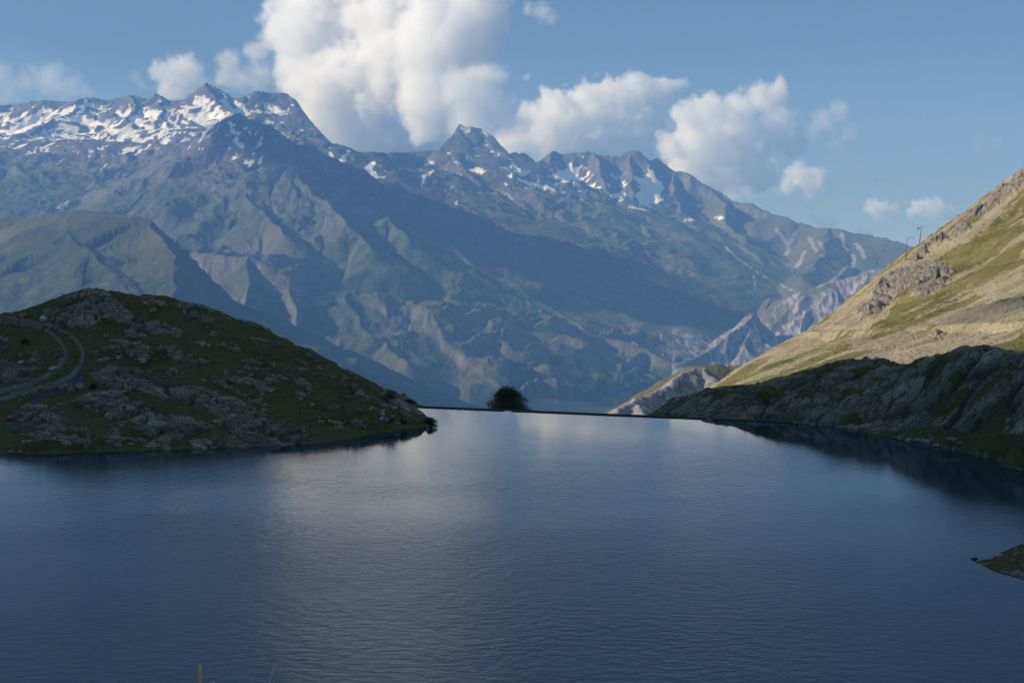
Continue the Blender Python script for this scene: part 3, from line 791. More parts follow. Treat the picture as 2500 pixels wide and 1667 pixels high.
# ---- rocky shore right of the lake
def build_right():
    shore = [(1930,1030),(1975,1038),(2010,1042),(2081,1050),(2140,1060),(2219,1077),(2296,1093),(2360,1104),(2418,1119),(2441,1128),(2500,1150),(2580,1185),(2700,1230)]
    c = [W(*q) for q in shore] + [(W(*q)[0] - 2, W(*q)[1] - 7, -2.4) for q in shore[1::2]]
    sk = [(1572,1015,170),(1606,1002,171),(1629,979,171),(1654,966,171),(1705,953,171),(1738,947,170),(1794,943,169),(1848,931,168),(1896,917,167),(1947,906,166),(2020,881,164),(2081,872,163),(2114,868,162),(2160,880,160),
          (2207,889,157),(2254,876,151),(2315,862,146),(2362,868,143),(2394,862,141),(2453,859,138),(2500,851,135),(2600,838,130),(2720,815,122)]
    c += [P(*q) for q in sk] + [(P(*q)[0] * 1.08, P(*q)[1] + 16, P(*q)[2] - 4.5) for q in sk[::2]]
    c += [P(1560,1030,163), P(1640,1005,166), P(1750,1000,162), P(1800,1025,157), P(1900,980,159.5), P(2000,960,158), P(2000,1010,151), P(2120,930,156), P(2120,1000,149), P(2250,950,146.5), P(2250,1020,140),
          P(2350,940,138.5), P(2350,1030,131), P(2480,930,131), P(2480,1010,125.5), P(2480,1090,119.5), P(2300,1070,134.5), P(2400,1090,126), P(2400,1000,130), P(2600,1000,120), P(2600,1120,112)]
    t = np.linspace(.082, .44, 560, dtype=np.float32); d = np.linspace(96, 200, 300).astype(np.float32)
    T, D = np.meshgrid(t, d); X = T * D; Y = D
    Z = rbf(c, X, Y)
    px, py = proj(X, Y, Z)
    GR = [[(2060,1040),(2140,1050),(2230,1045),(2300,1040),(2400,1055),(2500,1065),(2500,1160),(2400,1112),(2300,1100),(2200,1078),(2100,1060)],[(1740,1010),(1760,1000),(1790,1008),(1770,1025),(1735,1022)],
          [(1560,1010),(1600,998),(1620,1005),(1600,1018)],[(2070,900),(2110,888),(2130,892),(2100,905)],[(1840,965),(1880,950),(1930,952),(1900,968)],[(2050,945),(2120,950),(2110,965),(2050,962)],[(2200,885),(2230,888),(2240,900),(2210,898)],
          [(2310,930),(2335,905),(2350,915),(2320,935)],[(1745,950),(1800,946),(1790,960),(1755,965)],[(2000,900),(2050,882),(2090,880),(2020,905)],[(2440,895),(2470,885),(2490,895),(2450,905)]]
    gr = multi_poly(px, py, GR, X, Y, 5.0, 12)
    rk = np.clip(1 - gr, 0, 1)
    patch = sstep(.36, .6, fbm(X / 6, Y / 5, 4, 18, .55))
    rk = np.clip(rk - patch * .75, 0, 1)
    rk = np.maximum(rk, sstep(.45, .1, np.abs(Z - .15)) * sstep(-.1, .2, fbm(X / 3, Y / 3, 3, 19)))
    shoreline = sstep(-.3, .9, Z)
    rh, cr = rocky(X * .62, Y * 1.15, 1.45, 9); tone = TONE
    r2, c2 = rocky(X * .7 + 31, Y * 1.1, .55, 14)
    Z = Z + (.4 + .6 * shoreline) * (rk * (rh * 1.0 - 1.6) + rk * r2 * .6) + fbm(X / 12, Y / 9, 4, 28) * .5 * shoreline
    Z = Z + rk * .22 * (ridged(X / 4.6, Y / 1.7, 4, 44, .6) - .9) * shoreline
    cr = np.minimum(cr, c2 * .5 + .5)
    o = grid_mesh('rocky_shore', X, Y, Z.astype(np.float32), mat_near('shore_rock', (.27, .23, .16), (.46, .40, .295)), dict(rock=rk, crack=1 - cr, flower=np.zeros_like(Z), dry=sstep(-.1, .5, fbm(X / 9, Y / 9, 3, 96)), tone=tone))
    return Surf(t, d, Z)
RIGHT = build_right()

# ---- sunlit mountain side on the right
SROCK = [[(2089,768),(2092,756),(2117,735),(2135,705),(2166,660),(2196,640),(2250,626),(2300,622),(2335,640),(2320,675),(2290,705),(2262,722),(2236,720),(2210,705),(2185,718),(2165,742),(2130,766),(2105,770)],
         [(2190,635),(2226,602),(2260,574),(2300,545),(2352,512),(2425,460),(2461,430),(2520,390),(2520,420),(2470,455),(2420,490),(2360,525),(2330,552),(2300,566),(2262,600),(2230,622)],
         [(2315,560),(2360,530),(2365,538),(2325,565)],[(2272,805),(2290,800),(2298,806),(2282,812)]]
def build_slope():
    rd = [(1985,808,478),(2055,808,432),(2102,806,414),(2160,801,396),(2222,797,380),(2318,792,350),(2400,788,328),(2500,784,306),(2640,780,285),(2800,778,270)]
    edge = [(1743,948,425),(1756,931,440),(1805,897,455),(1840,879,462),(1896,841,470),(1931,820,476),(1974,812,482),(1995,798,490),(2030,763,498),(2072,732,505),(2138,684,515),(2177,650,522),(2226,606,530),(2254,582,534),
            (2296,549,538),(2352,514,543),(2422,465,550),(2461,434,554),(2500,406,558),(2600,335,568),(2800,205,590)]
    c = [P(*q) for q in rd] + [P(*q) for q in edge]
    c += [(P(*q)[0] - 10, P(*q)[1] + 60, P(*q)[2] - 24) for q in edge[::2]]
    c += [(P(*q)[0] + 1.5, P(*q)[1] + 4.5, P(*q)[2] + .3) for q in rd[::2]]
    c += [P(1700,985,300), P(1800,955,300), P(1900,925,285), P(2000,900,270), P(2100,885,262), P(2250,895,246), P(2400,875,238), P(2500,865,230), P(2700,845,215), P(2250,860,290), P(2400,830,285), P(2500,815,275),
          P(2050,850,350), P(1950,870,370), P(1850,910,385), P(2250,700,470), P(2400,600,490), P(2400,700,420), P(2150,760,455), P(2500,500,520), P(2500,650,425), P(2640,500,480)]
    t = np.linspace(.115, .46, 620, dtype=np.float32); d = np.linspace(205, 625, 400).astype(np.float32)
    T, D = np.meshgrid(t, d); X = T * D; Y = D
    Z = rbf(c, X, Y)
    px, py = proj(X, Y, Z)
    rk = multi_poly(px, py, SROCK, X, Y, 14.0, 14)
    gx = np.gradient(Z, axis=1) / np.gradient(X, axis=1); gm = 1.0
    ux = X * .80 + Y * .60; vx = -X * .60 + Y * .80
    rh, cr = rocky(X, Y, 3.0, 21)
    Z = Z + rk * (rh * 1.15 - 1.6) + fbm(X / 30, Y / 30, 4, 47) * 1.1 + .35 * fbm(vx / 3.5, ux / 26, 4, 48, .6)
    gul = ridged(vx / 22 + .5 * fbm(X / 60, Y / 60, 2, 6), ux / 150, 3, 49)
    Z = Z - gul * .9
    Z = Z + .16 * fbm(X / 1.7, Y / 1.7, 3, 52) + .8 * sstep(.3, .6, fbm(X / 7, Y / 7, 4, 53, .62)) * rk
    Z = Z - 2.3 * sstep(8, 24, Z)
    # road bench
    rw = np.array([P(*q) for q in rd])
    dist = np.full(X.shape, 1e9, np.float32); zr = np.zeros_like(dist); side = np.zeros_like(dist)
    for a, b in zip(rw[:-1], rw[1:]):
        ex, ey = b[0] - a[0], b[1] - a[1]; L2 = ex * ex + ey * ey
        tt = np.clip(((X - a[0]) * ex + (Y - a[1]) * ey) / L2, 0, 1)
        q = np.hypot(X - a[0] - tt * ex, Y - a[1] - tt * ey); m = q < dist
        dist = np.where(m, q, dist); zr = np.where(m, a[2] + tt * (b[2] - a[2]), zr)
    w = 1 - sstep(2.6, 5.5, dist)
    Z = Z * (1 - w) + zr * w
    grass = .5 + .9 * fbm(vx / 13 + .3 * fbm(X / 40, Y / 40, 2, 2), ux / 75, 5, 57, .6)
    def zone(poly, a): 
        return a * in_poly(px + 18 * fbm(X / 20, Y / 20, 3, 58), py + 9 * fbm(X / 20, Y / 20, 3, 59), poly)
    grass = grass + .02
    grass += zone([(2230,700),(2340,640),(2500,530),(2500,600),(2400,660),(2320,720),(2230,760),(2160,790),(2170,750)], .15)
    grass += zone([(2360,870),(2420,840),(2500,800),(2500,860),(2400,880)], .6) + zone([(1743,948),(1900,905),(2000,872),(2100,840),(2120,850),(2060,880),(1900,935)], .45)
    grass += zone([(2000,880),(2080,850),(2140,832),(2150,838),(2080,868),(2030,885)], .5)
    grass -= zone([(2240,790),(2320,745),(2500,640),(2500,740),(2400,780),(2300,800)], .8) + zone([(2080,830),(2222,806),(2400,800),(2360,860),(2260,890),(2150,880)], .5) + zone([(1990,800),(2080,735),(2130,720),(2200,740),(2120,800)], .35)
    o = grid_mesh('mountain_slope', X, Y, Z.astype(np.float32), mat_slope(), dict(rock=rk, crack=1 - cr, grass=np.clip(grass, 0, 1), cut=(1 - sstep(2.6, 4.2, dist)) * .5))
    grid_mesh('road', X, Y, (Z + .03).astype(np.float32), mat_path(), {}, keep=dist < 2.3)
    return Surf(t, d, Z)

def mat_slope():
    n = NT('scree_and_turf')
    a = n.noise(.06, 5, .6); b = n.noise(.5, 6, .7); c = n.noise(1.7, 4, .7)
    scree = n.mix(n.step(a, .35, .65), (.25, .20, .125), (.36, .30, .19))
    scree = n.mix(n.math('MULTIPLY', n.step(c, .50, .66), .6), scree, (.50, .43, .335))
    scree = n.mix(n.math('MULTIPLY', n.step(c, .47, .36), .7), scree, (.13, .105, .075))
    g = n.math('ADD', n.attr('grass'), n.math('MULTIPLY', n.math('SUBTRACT', b, .5), 1.5))
    turf = n.mix(n.step(a, .38, .62), (.105, .10, .028), (.185, .165, .060))
    turf = n.mix(n.math('MULTIPLY', n.step(c, .45, .62), .4), turf, (.22, .20, .095))
    col = n.mix(n.step(g, .38, .66), scree, turf)
    rock = n.mix(n.step(b, .36, .62), (.13, .115, .09), (.27, .24, .19))
    rk = n.step(n.math('ADD', n.attr('rock'), n.math('MULTIPLY', n.math('SUBTRACT', b, .5), .9)), .35, .65)
    col = n.mix(rk, col, rock)
    h = n.math('ADD', n.math('MULTIPLY', b, .5), n.math('MULTIPLY', c, .3))
    return n.done(col, .95, n.bump(h, .8, 1.0), .05)
SLOPE = build_slope()

# ---- scree spur beyond the dam
def build_spur():
    t = np.linspace(.05, .30, 260, dtype=np.float32); d = np.linspace(430, 1900, 300).astype(np.float32)
    T, D = np.meshgrid(t, d); X = T * D; Y = D
    Z = (CAM_Z - .1 * D - 26 + 4 * fbm(X / 60, Y / 60, 3, 3)).astype(np.float32)
    scree = np.zeros_like(Z)
    def add(pts, S, B, g, lam=40, A=6):
        nonlocal Z, scree
        pts = [P(*q) for q in pts]; best = np.full(X.shape, -1e9, np.float32); s0 = 0; bs = best * 0; bd = best * 0
        for a, b in zip(pts[:-1], pts[1:]):
            ex, ey = b[0] - a[0], b[1] - a[1]; L = math.hypot(ex, ey)
            tt = np.clip(((X - a[0]) * ex + (Y - a[1]) * ey) / L ** 2, 0, 1); q1 = X - a[0] - tt * ex; q2 = Y - a[1] - tt * ey; dd = np.hypot(q1, q2)
            side = (ex * q2 - ey * q1) > 0
            h = a[2] + tt * (b[2] - a[2]) - np.where(side, B, S) * dd
            m = h > best; best = np.where(m, h, best); bs = np.where(m, s0 + tt * L, bs); bd = np.where(m, dd, bd); s0 += L
        best = best + A * (1 - np.exp(-bd / 25)) * (ridged(bs / lam, bd / 200, 3, 8) - .9)
        m = best > Z; Z = np.where(m, best, Z); scree = np.where(m, g, scree)
    add([(1450,1050,700),(1493,1013,740),(1530,988,780),(1552,976,800),(1578,968,830),(1640,930,880),(1700,892,930),(1716,896,930),(1746,924,900),(1765,960,860),(1790,1010,800)], .62, .75, 1.0)
    add([(1690,890,1500),(1760,888,1500),(1830,889,1500),(1950,890,1500),(2200,880,1500)], .9, .6, 0.0, 90, 5)
    add([(1548,975,810),(1565,1000,760),(1580,1030,700)], .6, .6, .8)
    Z = Z + 2.5 * fbm(X / 22, Y / 22, 5, 71, .6)
    scree = np.clip(scree + .35 * (fbm(X / 30, Y / 30, 4, 73) - .1) * 1.0, 0, 1)
    n = NT('grey_scree'); b = n.noise(.15, 6, .7); c = n.noise(.6, 4, .7)
    col = n.mix(n.step(b, .38, .62), (.17, .165, .16), (.33, .32, .31)); col = n.mix(n.math('MULTIPLY', n.step(c, .46, .34), .5), col, (.09, .09, .085))
    tf = n.mix(b, (.10, .105, .045), (.16, .145, .075))
    f = n.step(n.math('ADD', n.attr('scree'), n.math('MULTIPLY', n.math('SUBTRACT', b, .5), .8)), .4, .62)
    grid_mesh('scree_spur', X, Y, Z.astype(np.float32), n.done(n.mix(f, tf, col), .95, n.bump(b, .8, 3), .05), dict(scree=scree))
    return Surf(t, d, Z)
SPUR = build_spur()

# ---- gravel point at the lower right
def build_point():
    c = [W(2388,1368), W(2395,1379), W(2439,1398), W(2500,1416), W(2600,1450), W(2440,1352), W(2480,1338), W(2520,1325), W(2650,1290)]
    c += [P(2450,1356,81.5), P(2497,1333,82), P(2500,1380,79), P(2600,1330,80), P(2700,1300,80), P(2700,1400,76), (26, 83, -.6), (28, 72, -1.2), (35, 68, -1.3), (30, 90, -1.0), (40, 92, -.6), W(2370,1368,-.5)]
    t = np.linspace(.30, .46, 260, dtype=np.float32); d = np.linspace(66, 94, 200).astype(np.float32)
    T, D = np.meshgrid(t, d); X = T * D; Y = D
    Z = rbf(c, X, Y)
    f1, f2, cid = voro(X / .42, Y / .42, 4)
    stone = sstep(.02, .2, f2 - f1)
    a = sstep(-.1, .5, Z)
    Z = Z + a * (.16 * (1 - f1) * stone + .18 * fbm(X / 2, Y / 2, 4, 4)) + .03 * fbm(X / .2, Y / .2, 2, 5)
    edge = 1 - sstep(.05, .35, Z + .25 * fbm(X / 1.5, Y / 1.5, 3, 6))
    grid_mesh('gravel_point', X, Y, Z.astype(np.float32), mat_near('stony_turf', (.20, .16, .11), (.36, .30, .21)), dict(rock=np.clip(1.1 - .8 * edge + .3 * fbm(X, Y, 3, 7), 0, 1), crack=(1 - stone) * .6, flower=np.zeros_like(Z), dry=np.ones_like(Z) * .6, tone=((cid % 11) / 10.0).astype(np.float32)))
    return Surf(t, d, Z)
POINT = build_point()

# ---- lake bed and the bank under the camera
def build_ground():
    t = np.linspace(-1, 1, 201); x = (np.sign(t) * np.abs(t) ** 1.6 * 1500).astype(np.float32)
    y = np.concatenate([np.linspace(-900, -20, 40), np.linspace(-15, 60, 50), np.linspace(64, 240, 60)]).astype(np.float32)
    X, Y = np.meshgrid(x, y)
    bank = 16.0 - .345 * Y + .25 * fbm(X / 9, Y / 9, 3, 4) * sstep(-2, 30, np.abs(Y - 0))
    bank = np.where(Y < 0, 16.0 + .12 * -Y, bank)
    dam = 170.0 - .4 * (X + 10.9)
    bed = -3.2 - .12 * np.clip(Y - dam, 0, 400)
    Z = np.maximum(bank, bed)
    side = np.abs(X) - (62 + .36 * np.clip(Y, 0, 400))
    Z = np.maximum(Z, np.minimum(.33 * side, 60) * (side > 0) - 3.0 - .3 * np.clip(Y - dam - 25, 0, 400))
    n = NT('bank_turf'); b = n.noise(.5, 5)
    m = n.done(n.mix(b, (.05, .055, .02), (.11, .10, .045)), .95, n.bump(b, .6, .2), .05)
    grid_mesh('ground', X, Y, Z.astype(np.float32), m, {})
build_ground()

# ------------------------------------------------------------------ water
DL, DR = Vector(W(1030, 994.5)), Vector(W(1960, 1033))
DDIR = (DR - DL).normalized()
def build_water():
    A = DL - DDIR * 190; B = DR + DDIR * 105
    off = Vector((-DDIR.y, DDIR.x, 0)) * .12
    pts = [(-170, 36, 0), (110, 36, 0), (B + off)[:], (A + off)[:]]
    me = bpy.data.meshes.new('lake_water')
    me.from_pydata([(p[0], p[1], 0.0) for p in pts], [], [(0, 1, 2, 3)])
    n = NT('lake_water')
    v1 = n.coord((1, .62, 1)); v2 = n.coord((.8, 1.25, 1), (0, 0, .25))
    w1 = n.noise(1.5, 3, .55, v2, .3); w2 = n.noise(4.6, 3, .6, v2, .2); w3 = n.noise(.35, 2, .5, v1)
    calm = n.step(n.noise(.022, 3, .5, n.coord((.7, 1.0, 1))), .34, .62)
    geo = n.n('ShaderNodeNewGeometry'); sp = n.n('ShaderNodeSeparateXYZ'); n.t.links.new(geo.outputs['Position'], sp.inputs[0])
    far = n.step(sp.outputs[1], 150, 98)
    k = n.math('ADD', n.math('MULTIPLY_ADD', far, .95, .05), n.math('MULTIPLY', n.step(sp.outputs[1], 100, 60), .35))
    k = n.math('MULTIPLY', k, n.math('MULTIPLY_ADD', calm, .85, .35))
    east = n.step(sp.outputs[0], 12, 38); west = n.math('MULTIPLY', n.step(sp.outputs[0], -14, -45), n.step(sp.outputs[1], 92, 118))
    k = n.math('MULTIPLY', k, n.math('SUBTRACT', 1.0, n.math('MULTIPLY', n.math('MAXIMUM', n.math('MULTIPLY', east, n.step(sp.outputs[1], 84, 108)), west), .86)))
    h = n.math('ADD', n.math('MULTIPLY', w1, .55), n.math('ADD', n.math('MULTIPLY', w2, .22), n.math('MULTIPLY', w3, .5)))
    h = n.math('MULTIPLY', h, k)
    nm = n.bump(h, 1.0, WAVE)
    m = n.done((.0, .030, .046), n.math('MULTIPLY_ADD', n.step(sp.outputs[1], 128, 66), .20, .03), nm, .5)
    n.b.inputs['IOR'].default_value = 1.333
    me.materials.append(m)
    o = link(bpy.data.objects.new('lake_water', me)); o['kind'] = 'structure'
WAVE = .065
build_water()
# clouds high outside the picture whose shade lies on the near lake and on the flank behind the long ridge
def shade_cloud(targets, up, r, label, res, dens, amp, soft, cut):
    fg = [(t[0] + SDIR * up, (t[1] if t[1] else r)) for t in targets]
    o = cloud([], 1, label, res=res, dens=dens, soft=soft, amp=amp, cut=cut, cs=fg, group='clouds outside the picture that shade the ground')
    o['kind'] = 'stuff'
_fg = Surf(*FARGRID)
shade_cloud([(_fg.hit(*q), None) for q in [(1090,535),(1160,580),(1230,610),(1300,640),(1370,660),(1420,690),(1480,720),(1540,740),(1600,740),(1660,755),(1720,760),(1330,600)]],
            7200, 275, 'high cloud left of the valley, above the picture', 60, .02, 1.4, 3, 0)
_t = []
for i in range(8):
    y = -45 + 33.0 * i
    for x in np.arange(-(75 + .42 * max(y, 0)), 44 + .26 * max(y, 0), 40.0):
        _t.append((Vector((float(x), y, 2.0)), None))
shade_cloud(_t, 3900, 47, 'low cloud over the near shore, outside the picture on the left', 90, .16, .5, 6, -.12)
shade_cloud([(SLOPE.hit(2395, 765), 13), (SLOPE.hit(2440, 755), 16), (SLOPE.hit(2500, 745), 18), (Vector(SLOPE.hit(2500, 745)) + Vector((25, 8, 6)), 18), (SLOPE.hit(2350, 772), 9)],
            3900, 14, 'small cloud shred beside the low cloud outside the picture', 40, .05, 1.2, 3, 0)

def fill_cloud(az, dist, z, r, n, seed, label):  # unseen sunlit cloud, added to brighten the shaded foreground
    rr = random.Random(seed); a = math.radians(az)
    c = Vector((math.sin(a) * dist, math.cos(a) * dist, z)); b = []
    for k in range(n):
        b.append((c + Vector((rr.uniform(-1, 1) * r * 2.2, rr.uniform(-1, 1) * r * 2.2, rr.uniform(-.3, .7) * r)), r * rr.uniform(.6, 1.1)))
    o = cloud([], 1, label, res=70, dens=.006, soft=3, amp=2.0, cs=b, group='unseen cumulus clouds added to brighten the shaded ground')
    o['kind'] = 'stuff'
fill_cloud(62, 6500, 3300, 700, 12, 1, 'added fill cumulus bank right of the picture over the sunlit slope')
fill_cloud(105, 5500, 3100, 750, 12, 2, 'added fill cumulus bank to the right of the lake outside the picture')
fill_cloud(150, 5000, 3300, 700, 12, 3, 'added fill cumulus bank behind and right of the camera')
fill_cloud(-160, 6500, 3400, 700, 10, 4, 'added fill cumulus bank behind and left of the camera')
fill_cloud(40, 3300, 4600, 500, 8, 5, 'added fill cumulus high over the lake above the picture')
# ------------------------------------------------------------------ things
M = {}
def mat(name, col, rough=.8, var=.2, scale=8.0, spec=.2):
    if name not in M: M[name] = simple(name, col, rough, var, scale, spec)
    return M[name]

def frame_of(d, up=Vector((0, 0, 1))):
    """matrix whose X axis is d"""
    d = d.normalized(); y = up.cross(d).normalized(); z = d.cross(y)
    return Matrix((d, y, z)).transposed()

# dam: thin wall holding the lake, coping in three lengths with two notches where the water spills
def build_dam():
    o = empty('dam', (0, 0, 0), 'long low concrete dam wall with dark coping along the far edge of the lake', 'dam')
    R = frame_of(DDIR)
    def on(px):                                   # point of the dam line at a pixel column
        tx, _ = ray(px, 1000)
        # DL + s*DDIR with x = tx*y
        s = (tx * DL.y - DL.x) / (DDIR.x - tx * DDIR.y)
        return DL + DDIR * s
    conc = mat('weathered_concrete', (.20, .185, .16), .9, .3, 2.0); dark = mat('dark_coping', (.075, .062, .048), .85, .35, 3.0)
    back = Vector((-DDIR.y, DDIR.x, 0))
    if back.y < 0: back = -back
    def run(name, a, b, z0, z1, th, m, off=0.0):
        a, b = on(a) if not isinstance(a, Vector) else a, on(b) if not isinstance(b, Vector) else b
        L = (b - a).length; c = (a + b) / 2 + back * (off + th / 2) + Vector((0, 0, (z0 + z1) / 2))
        return MB().box(c, (L, th, z1 - z0), R).build(name, m, o, smooth=False)
    run('wall', DL - DDIR * 6, DR + DDIR * 5, -3.5, .035, .55, conc, .10)
    seg = [(1012, 1227.5), (1248.5, 1480), (1481, 1719), (1738, 1934)]
    for a, b in seg: run('coping', a, b, .039, .125, .62, dark, .06)
    return o
build_dam()

# ---- foliage
def leaf_mesh(name, pts, size, mat_, parent, seed=1, up=.3):
    rr = np.random.RandomState(seed); n = len(pts)
    u = rr.normal(size=(n, 3)); u /= np.linalg.norm(u, axis=1)[:, None]
    v = np.cross(u, rr.normal(size=(n, 3))); v /= np.linalg.norm(v, axis=1)[:, None]
    s = size * rr.uniform(.6, 1.4, n)[:, None]
    p = np.asarray(pts)
    quad = np.stack([p - u * s, p - v * s * .42, p + u * s, p + v * s * .42], 1).reshape(-1, 3)
    me = bpy.data.meshes.new(name)
    me.from_pydata(quad.tolist(), [], np.arange(4 * n).reshape(n, 4).tolist())
    me.materials.append(mat_)
    return link(bpy.data.objects.new(name, me), parent)

def leaf_mat(name, a, b):
    n = NT(name); f = n.noise(1.6, 3); 
    m = n.done(n.mix(n.step(f, .35, .65), a, b), .7, None, .2)
    return m
LEAF = leaf_mat('willow_leaf', (.035, .052, .014), (.085, .11, .032))
LEAF2 = leaf_mat('shore_leaf', (.016, .026, .008), (.040, .055, .018))
BARK = mat('bark', (.09, .07, .05), .9)

def shrub(name, base, w, h, n, leaf, m, label, cat='shrub', seed=3, dome=True, group=None, lean=0.0):
    o = empty(name, base, label, cat, group)
    rr = random.Random(seed); st = MB(); tips = []
    for k in range(11):
        a = rr.uniform(0, 2 * math.pi); r = rr.uniform(.15, 1) * w * .40; top = h * rr.uniform(.6, .95) * (1 - .45 * (r / (w * .5)) ** 2)
        e = Vector((math.cos(a) * r + lean * top, math.sin(a) * r * .8, top)); mid = e * .5 + Vector((0, 0, top * .12))
        st.tube([(0, 0, -.15), mid * .6, mid, e], [.035 * h / 2.6 + .01, .026, .018, .006], 5)
        tips += [e, mid, (mid + e) / 2]
    st.build('trunk', BARK, o)
    pts = []
    cl = []
    for k in range(420):                         # leaf clumps fill a dome with gaps between
        a = rr.uniform(0, 2 * math.pi); q = math.sqrt(rr.random()); z = rr.random()
        edge = (math.sqrt(max(0, 1 - (z * .97) ** 1.5)) + rr.uniform(-.06, .10)) if dome else 1 - .6 * z
        x = math.cos(a) * q * w * .5 * edge; y = math.sin(a) * q * w * .42 * edge
        cl.append((x + lean * z * h, y, .06 * h + z * h * .93, rr.uniform(.06, .11) * w))
    for i in range(n):
        x, y, z, r = cl[rr.randrange(len(cl))]
        g = [rr.gauss(0, .5) for _ in range(3)]
        pts.append((x + g[0] * r, y + g[1] * r, max(.01, z + g[2] * r)))
    leaf_mesh('crown', pts, leaf, m, o, seed)
    return o

dp = P(1241, 951, 215)
shrub('willow_shrub', (dp.x, dp.y, dp.z - 5.0), 7.2, 5.0, 26000, .10, LEAF, 'round dark leafy shrub standing alone behind the dam', seed=4)
q = Vector(W(1050, 1040))
shrub('shore_bush', (q.x, q.y + .3, -.12), 1.75, .95, 2600, .055, LEAF2, 'low dark bush overhanging the water at the tip of the left shore', seed=8)
for k, (px, py, w, h, lab) in enumerate([(952,973,2.0,.8,'dark low bush above the leaning rock slab near the picnic'), (1000,985,1.7,.55,'tall dark grass and bush clump on the crest by the left end of the dam'),
                                    (228,948,1.0,.6,'small round dark bush on the large bare rock below the track'), (62,838,1.5,.7,'dark bush in the grass inside the bend of the track'),
                                    (1150,1,0,0,'')]):
    if w:
        b = LEFT.hit(px, py)
        shrub('dwarf_bush', b - Vector((0, 0, .08)), w, h, 1300, .05, LEAF2, lab, seed=20 + k, group='low bushes on the left hillside')

# ---- boulders
def boulder(px, py, size, col, label, surf, seed, name='boulder', squash=(1, .8, .62), sink=.25, group='loose boulders around the lake'):
    b = surf.hit(px, py) if surf else Vector(W(px, py))
    rr = random.Random(seed)
    bm = bmesh.new(); bmesh.ops.create_icosphere(bm, subdivisions=3, radius=size / 2)
    pl = [(Vector([rr.gauss(0, 1) for _ in range(3)]).normalized(), rr.uniform(.6, .9) * size / 2) for _ in range(9)]
    for v in bm.verts:
        for nrm, dd in pl:
            e = v.co.dot(nrm) - dd
            if e > 0: v.co -= nrm * e
        v.co.x *= squash[0]; v.co.y *= squash[1]; v.co.z *= squash[2]
        v.co += v.co.normalized() * rr.uniform(-.02, .02) * size
    me = bpy.data.meshes.new(name); bm.to_mesh(me); bm.free()
    key = 'stone_%.2f_%.2f' % (col[0], col[2])
    me.materials.append(mat(key.replace('.', ''), col, .9, .35, 5.0))
    o = link(bpy.data.objects.new(name, me)); o.location = b + Vector((0, 0, size * squash[2] * (.5 - sink))); o.rotation_euler = (rr.uniform(-.2, .2), rr.uniform(-.2, .2), rr.uniform(0, 6))
    return tag(o, label, 'boulder', group)
boulder(24, 1022, .95, (.30, .155, .06), 'small orange brown boulder on the bare rock at the far left shore', LEFT, 1, squash=(1.2, .8, .55))
boulder(104, 784, 1.5, (.50, .48, .44), 'pale whitish boulder at the foot of the highest rock dome', LEFT, 2)
boulder(128, 781, .7, (.40, .22, .17), 'small pinkish stone touching the pale boulder on the hillside', LEFT, 12)
boulder(882, 1008, .95, (.10, .105, .11), 'rounded dark grey boulder left of the picnic', LEFT, 3, squash=(1.1, .9, .8))
boulder(195, 949, 1.15, (.24, .215, .17), 'tan boulder at the upper edge of the bare rock, left of the round bush', LEFT, 4, squash=(1, .8, .8))
boulder(130, 905, 1.3, (.33, .30, .25), 'light boulder in the grass between the wheel tracks', LEFT, 5)
boulder(292, 877, .75, (.36, .33, .28), 'single pale stone below the middle outcrop', LEFT, 6, squash=(1, .8, .9))
boulder(349, 888, .8, (.26, .24, .20), 'grey stone in the meadow right of the single pale stone', LEFT, 7)
boulder(50, 887, .8, (.42, .40, .36), 'white stone on the rubble beside the red flag', LEFT, 8)
boulder(26, 1104, .6, (.20, .19, .17), 'leftmost of the two flat stones at the waterline', LEFT, 9, squash=(1.1, .8, .4))
boulder(48, 1104, .55, (.24, .22, .19), 'right one of the two flat stones at the far left waterline', LEFT, 10, squash=(1.1, .8, .4))
boulder(512, 1084, .55, (.27, .25, .21), 'pale stone at the waterline below the long rock band', LEFT, 11, squash=(1.1, .8, .45))
boulder(318, 1086, .6, (.24, .22, .19), 'grey stone at the waterline beside a dark rock', LEFT, 31, squash=(1, .8, .6))
boulder(763, 990, .55, (.33, .31, .27), 'small light stone in the green bank above the shore', LEFT, 32)
for k, (px, py, s_, lab) in enumerate([(2238,1076,.7,'left end stone of the pale stone row at the right shore'), (2262,1080,.9,'widest pale stone in the row at the right shore'), (2288,1088,.7,'right end stone of the pale stone row at the right shore'),
                                      (2325,1074,.95,'knobbly pale boulder in the grass above the right shore'), (2345,1082,.6,'small pale stone beside the knobbly boulder above the right shore')]):
    boulder(px, py, s_, (.24, .225, .20), lab, RIGHT, 40 + k, squash=(1.3, .8, .5))
boulder(2378, 1365, .32, (.03, .03, .03), 'small dark stone poking out of the water left of the gravel point', None, 60, squash=(1.3, .7, .5), sink=.3)
boulder(2434, 1358, .55, (.34, .29, .21), 'flat tan stone on the edge of the gravel point', POINT, 61, squash=(1.4, .8, .4))

# ---- red flag on the rubble
def build_flag():
    b = LEFT.hit(71, 908)
    o = empty('marker_flag', b, 'small red marker on the rubble beside the track', 'flag')
    MB().tube([(0, 0, -.1), (0, 0, .62)], .018, 6).build('pole', mat('flag_pole', (.12, .10, .08)), o)
    mb = MB()
    vs = [[mb.bm.verts.new((.02 + .34 * i / 6, .03 * math.sin(i * 1.3), .60 - .24 * j / 3 - .02 * i / 6)) for i in range(7)] for j in range(4)]
    for j in range(3):
        for i in range(6): mb.bm.faces.new((vs[j][i], vs[j][i + 1], vs[j + 1][i + 1], vs[j + 1][i]))
    mb.build('cloth', mat('flag_cloth', (.55, .07, .08), .8, .1), o)
build_flag()

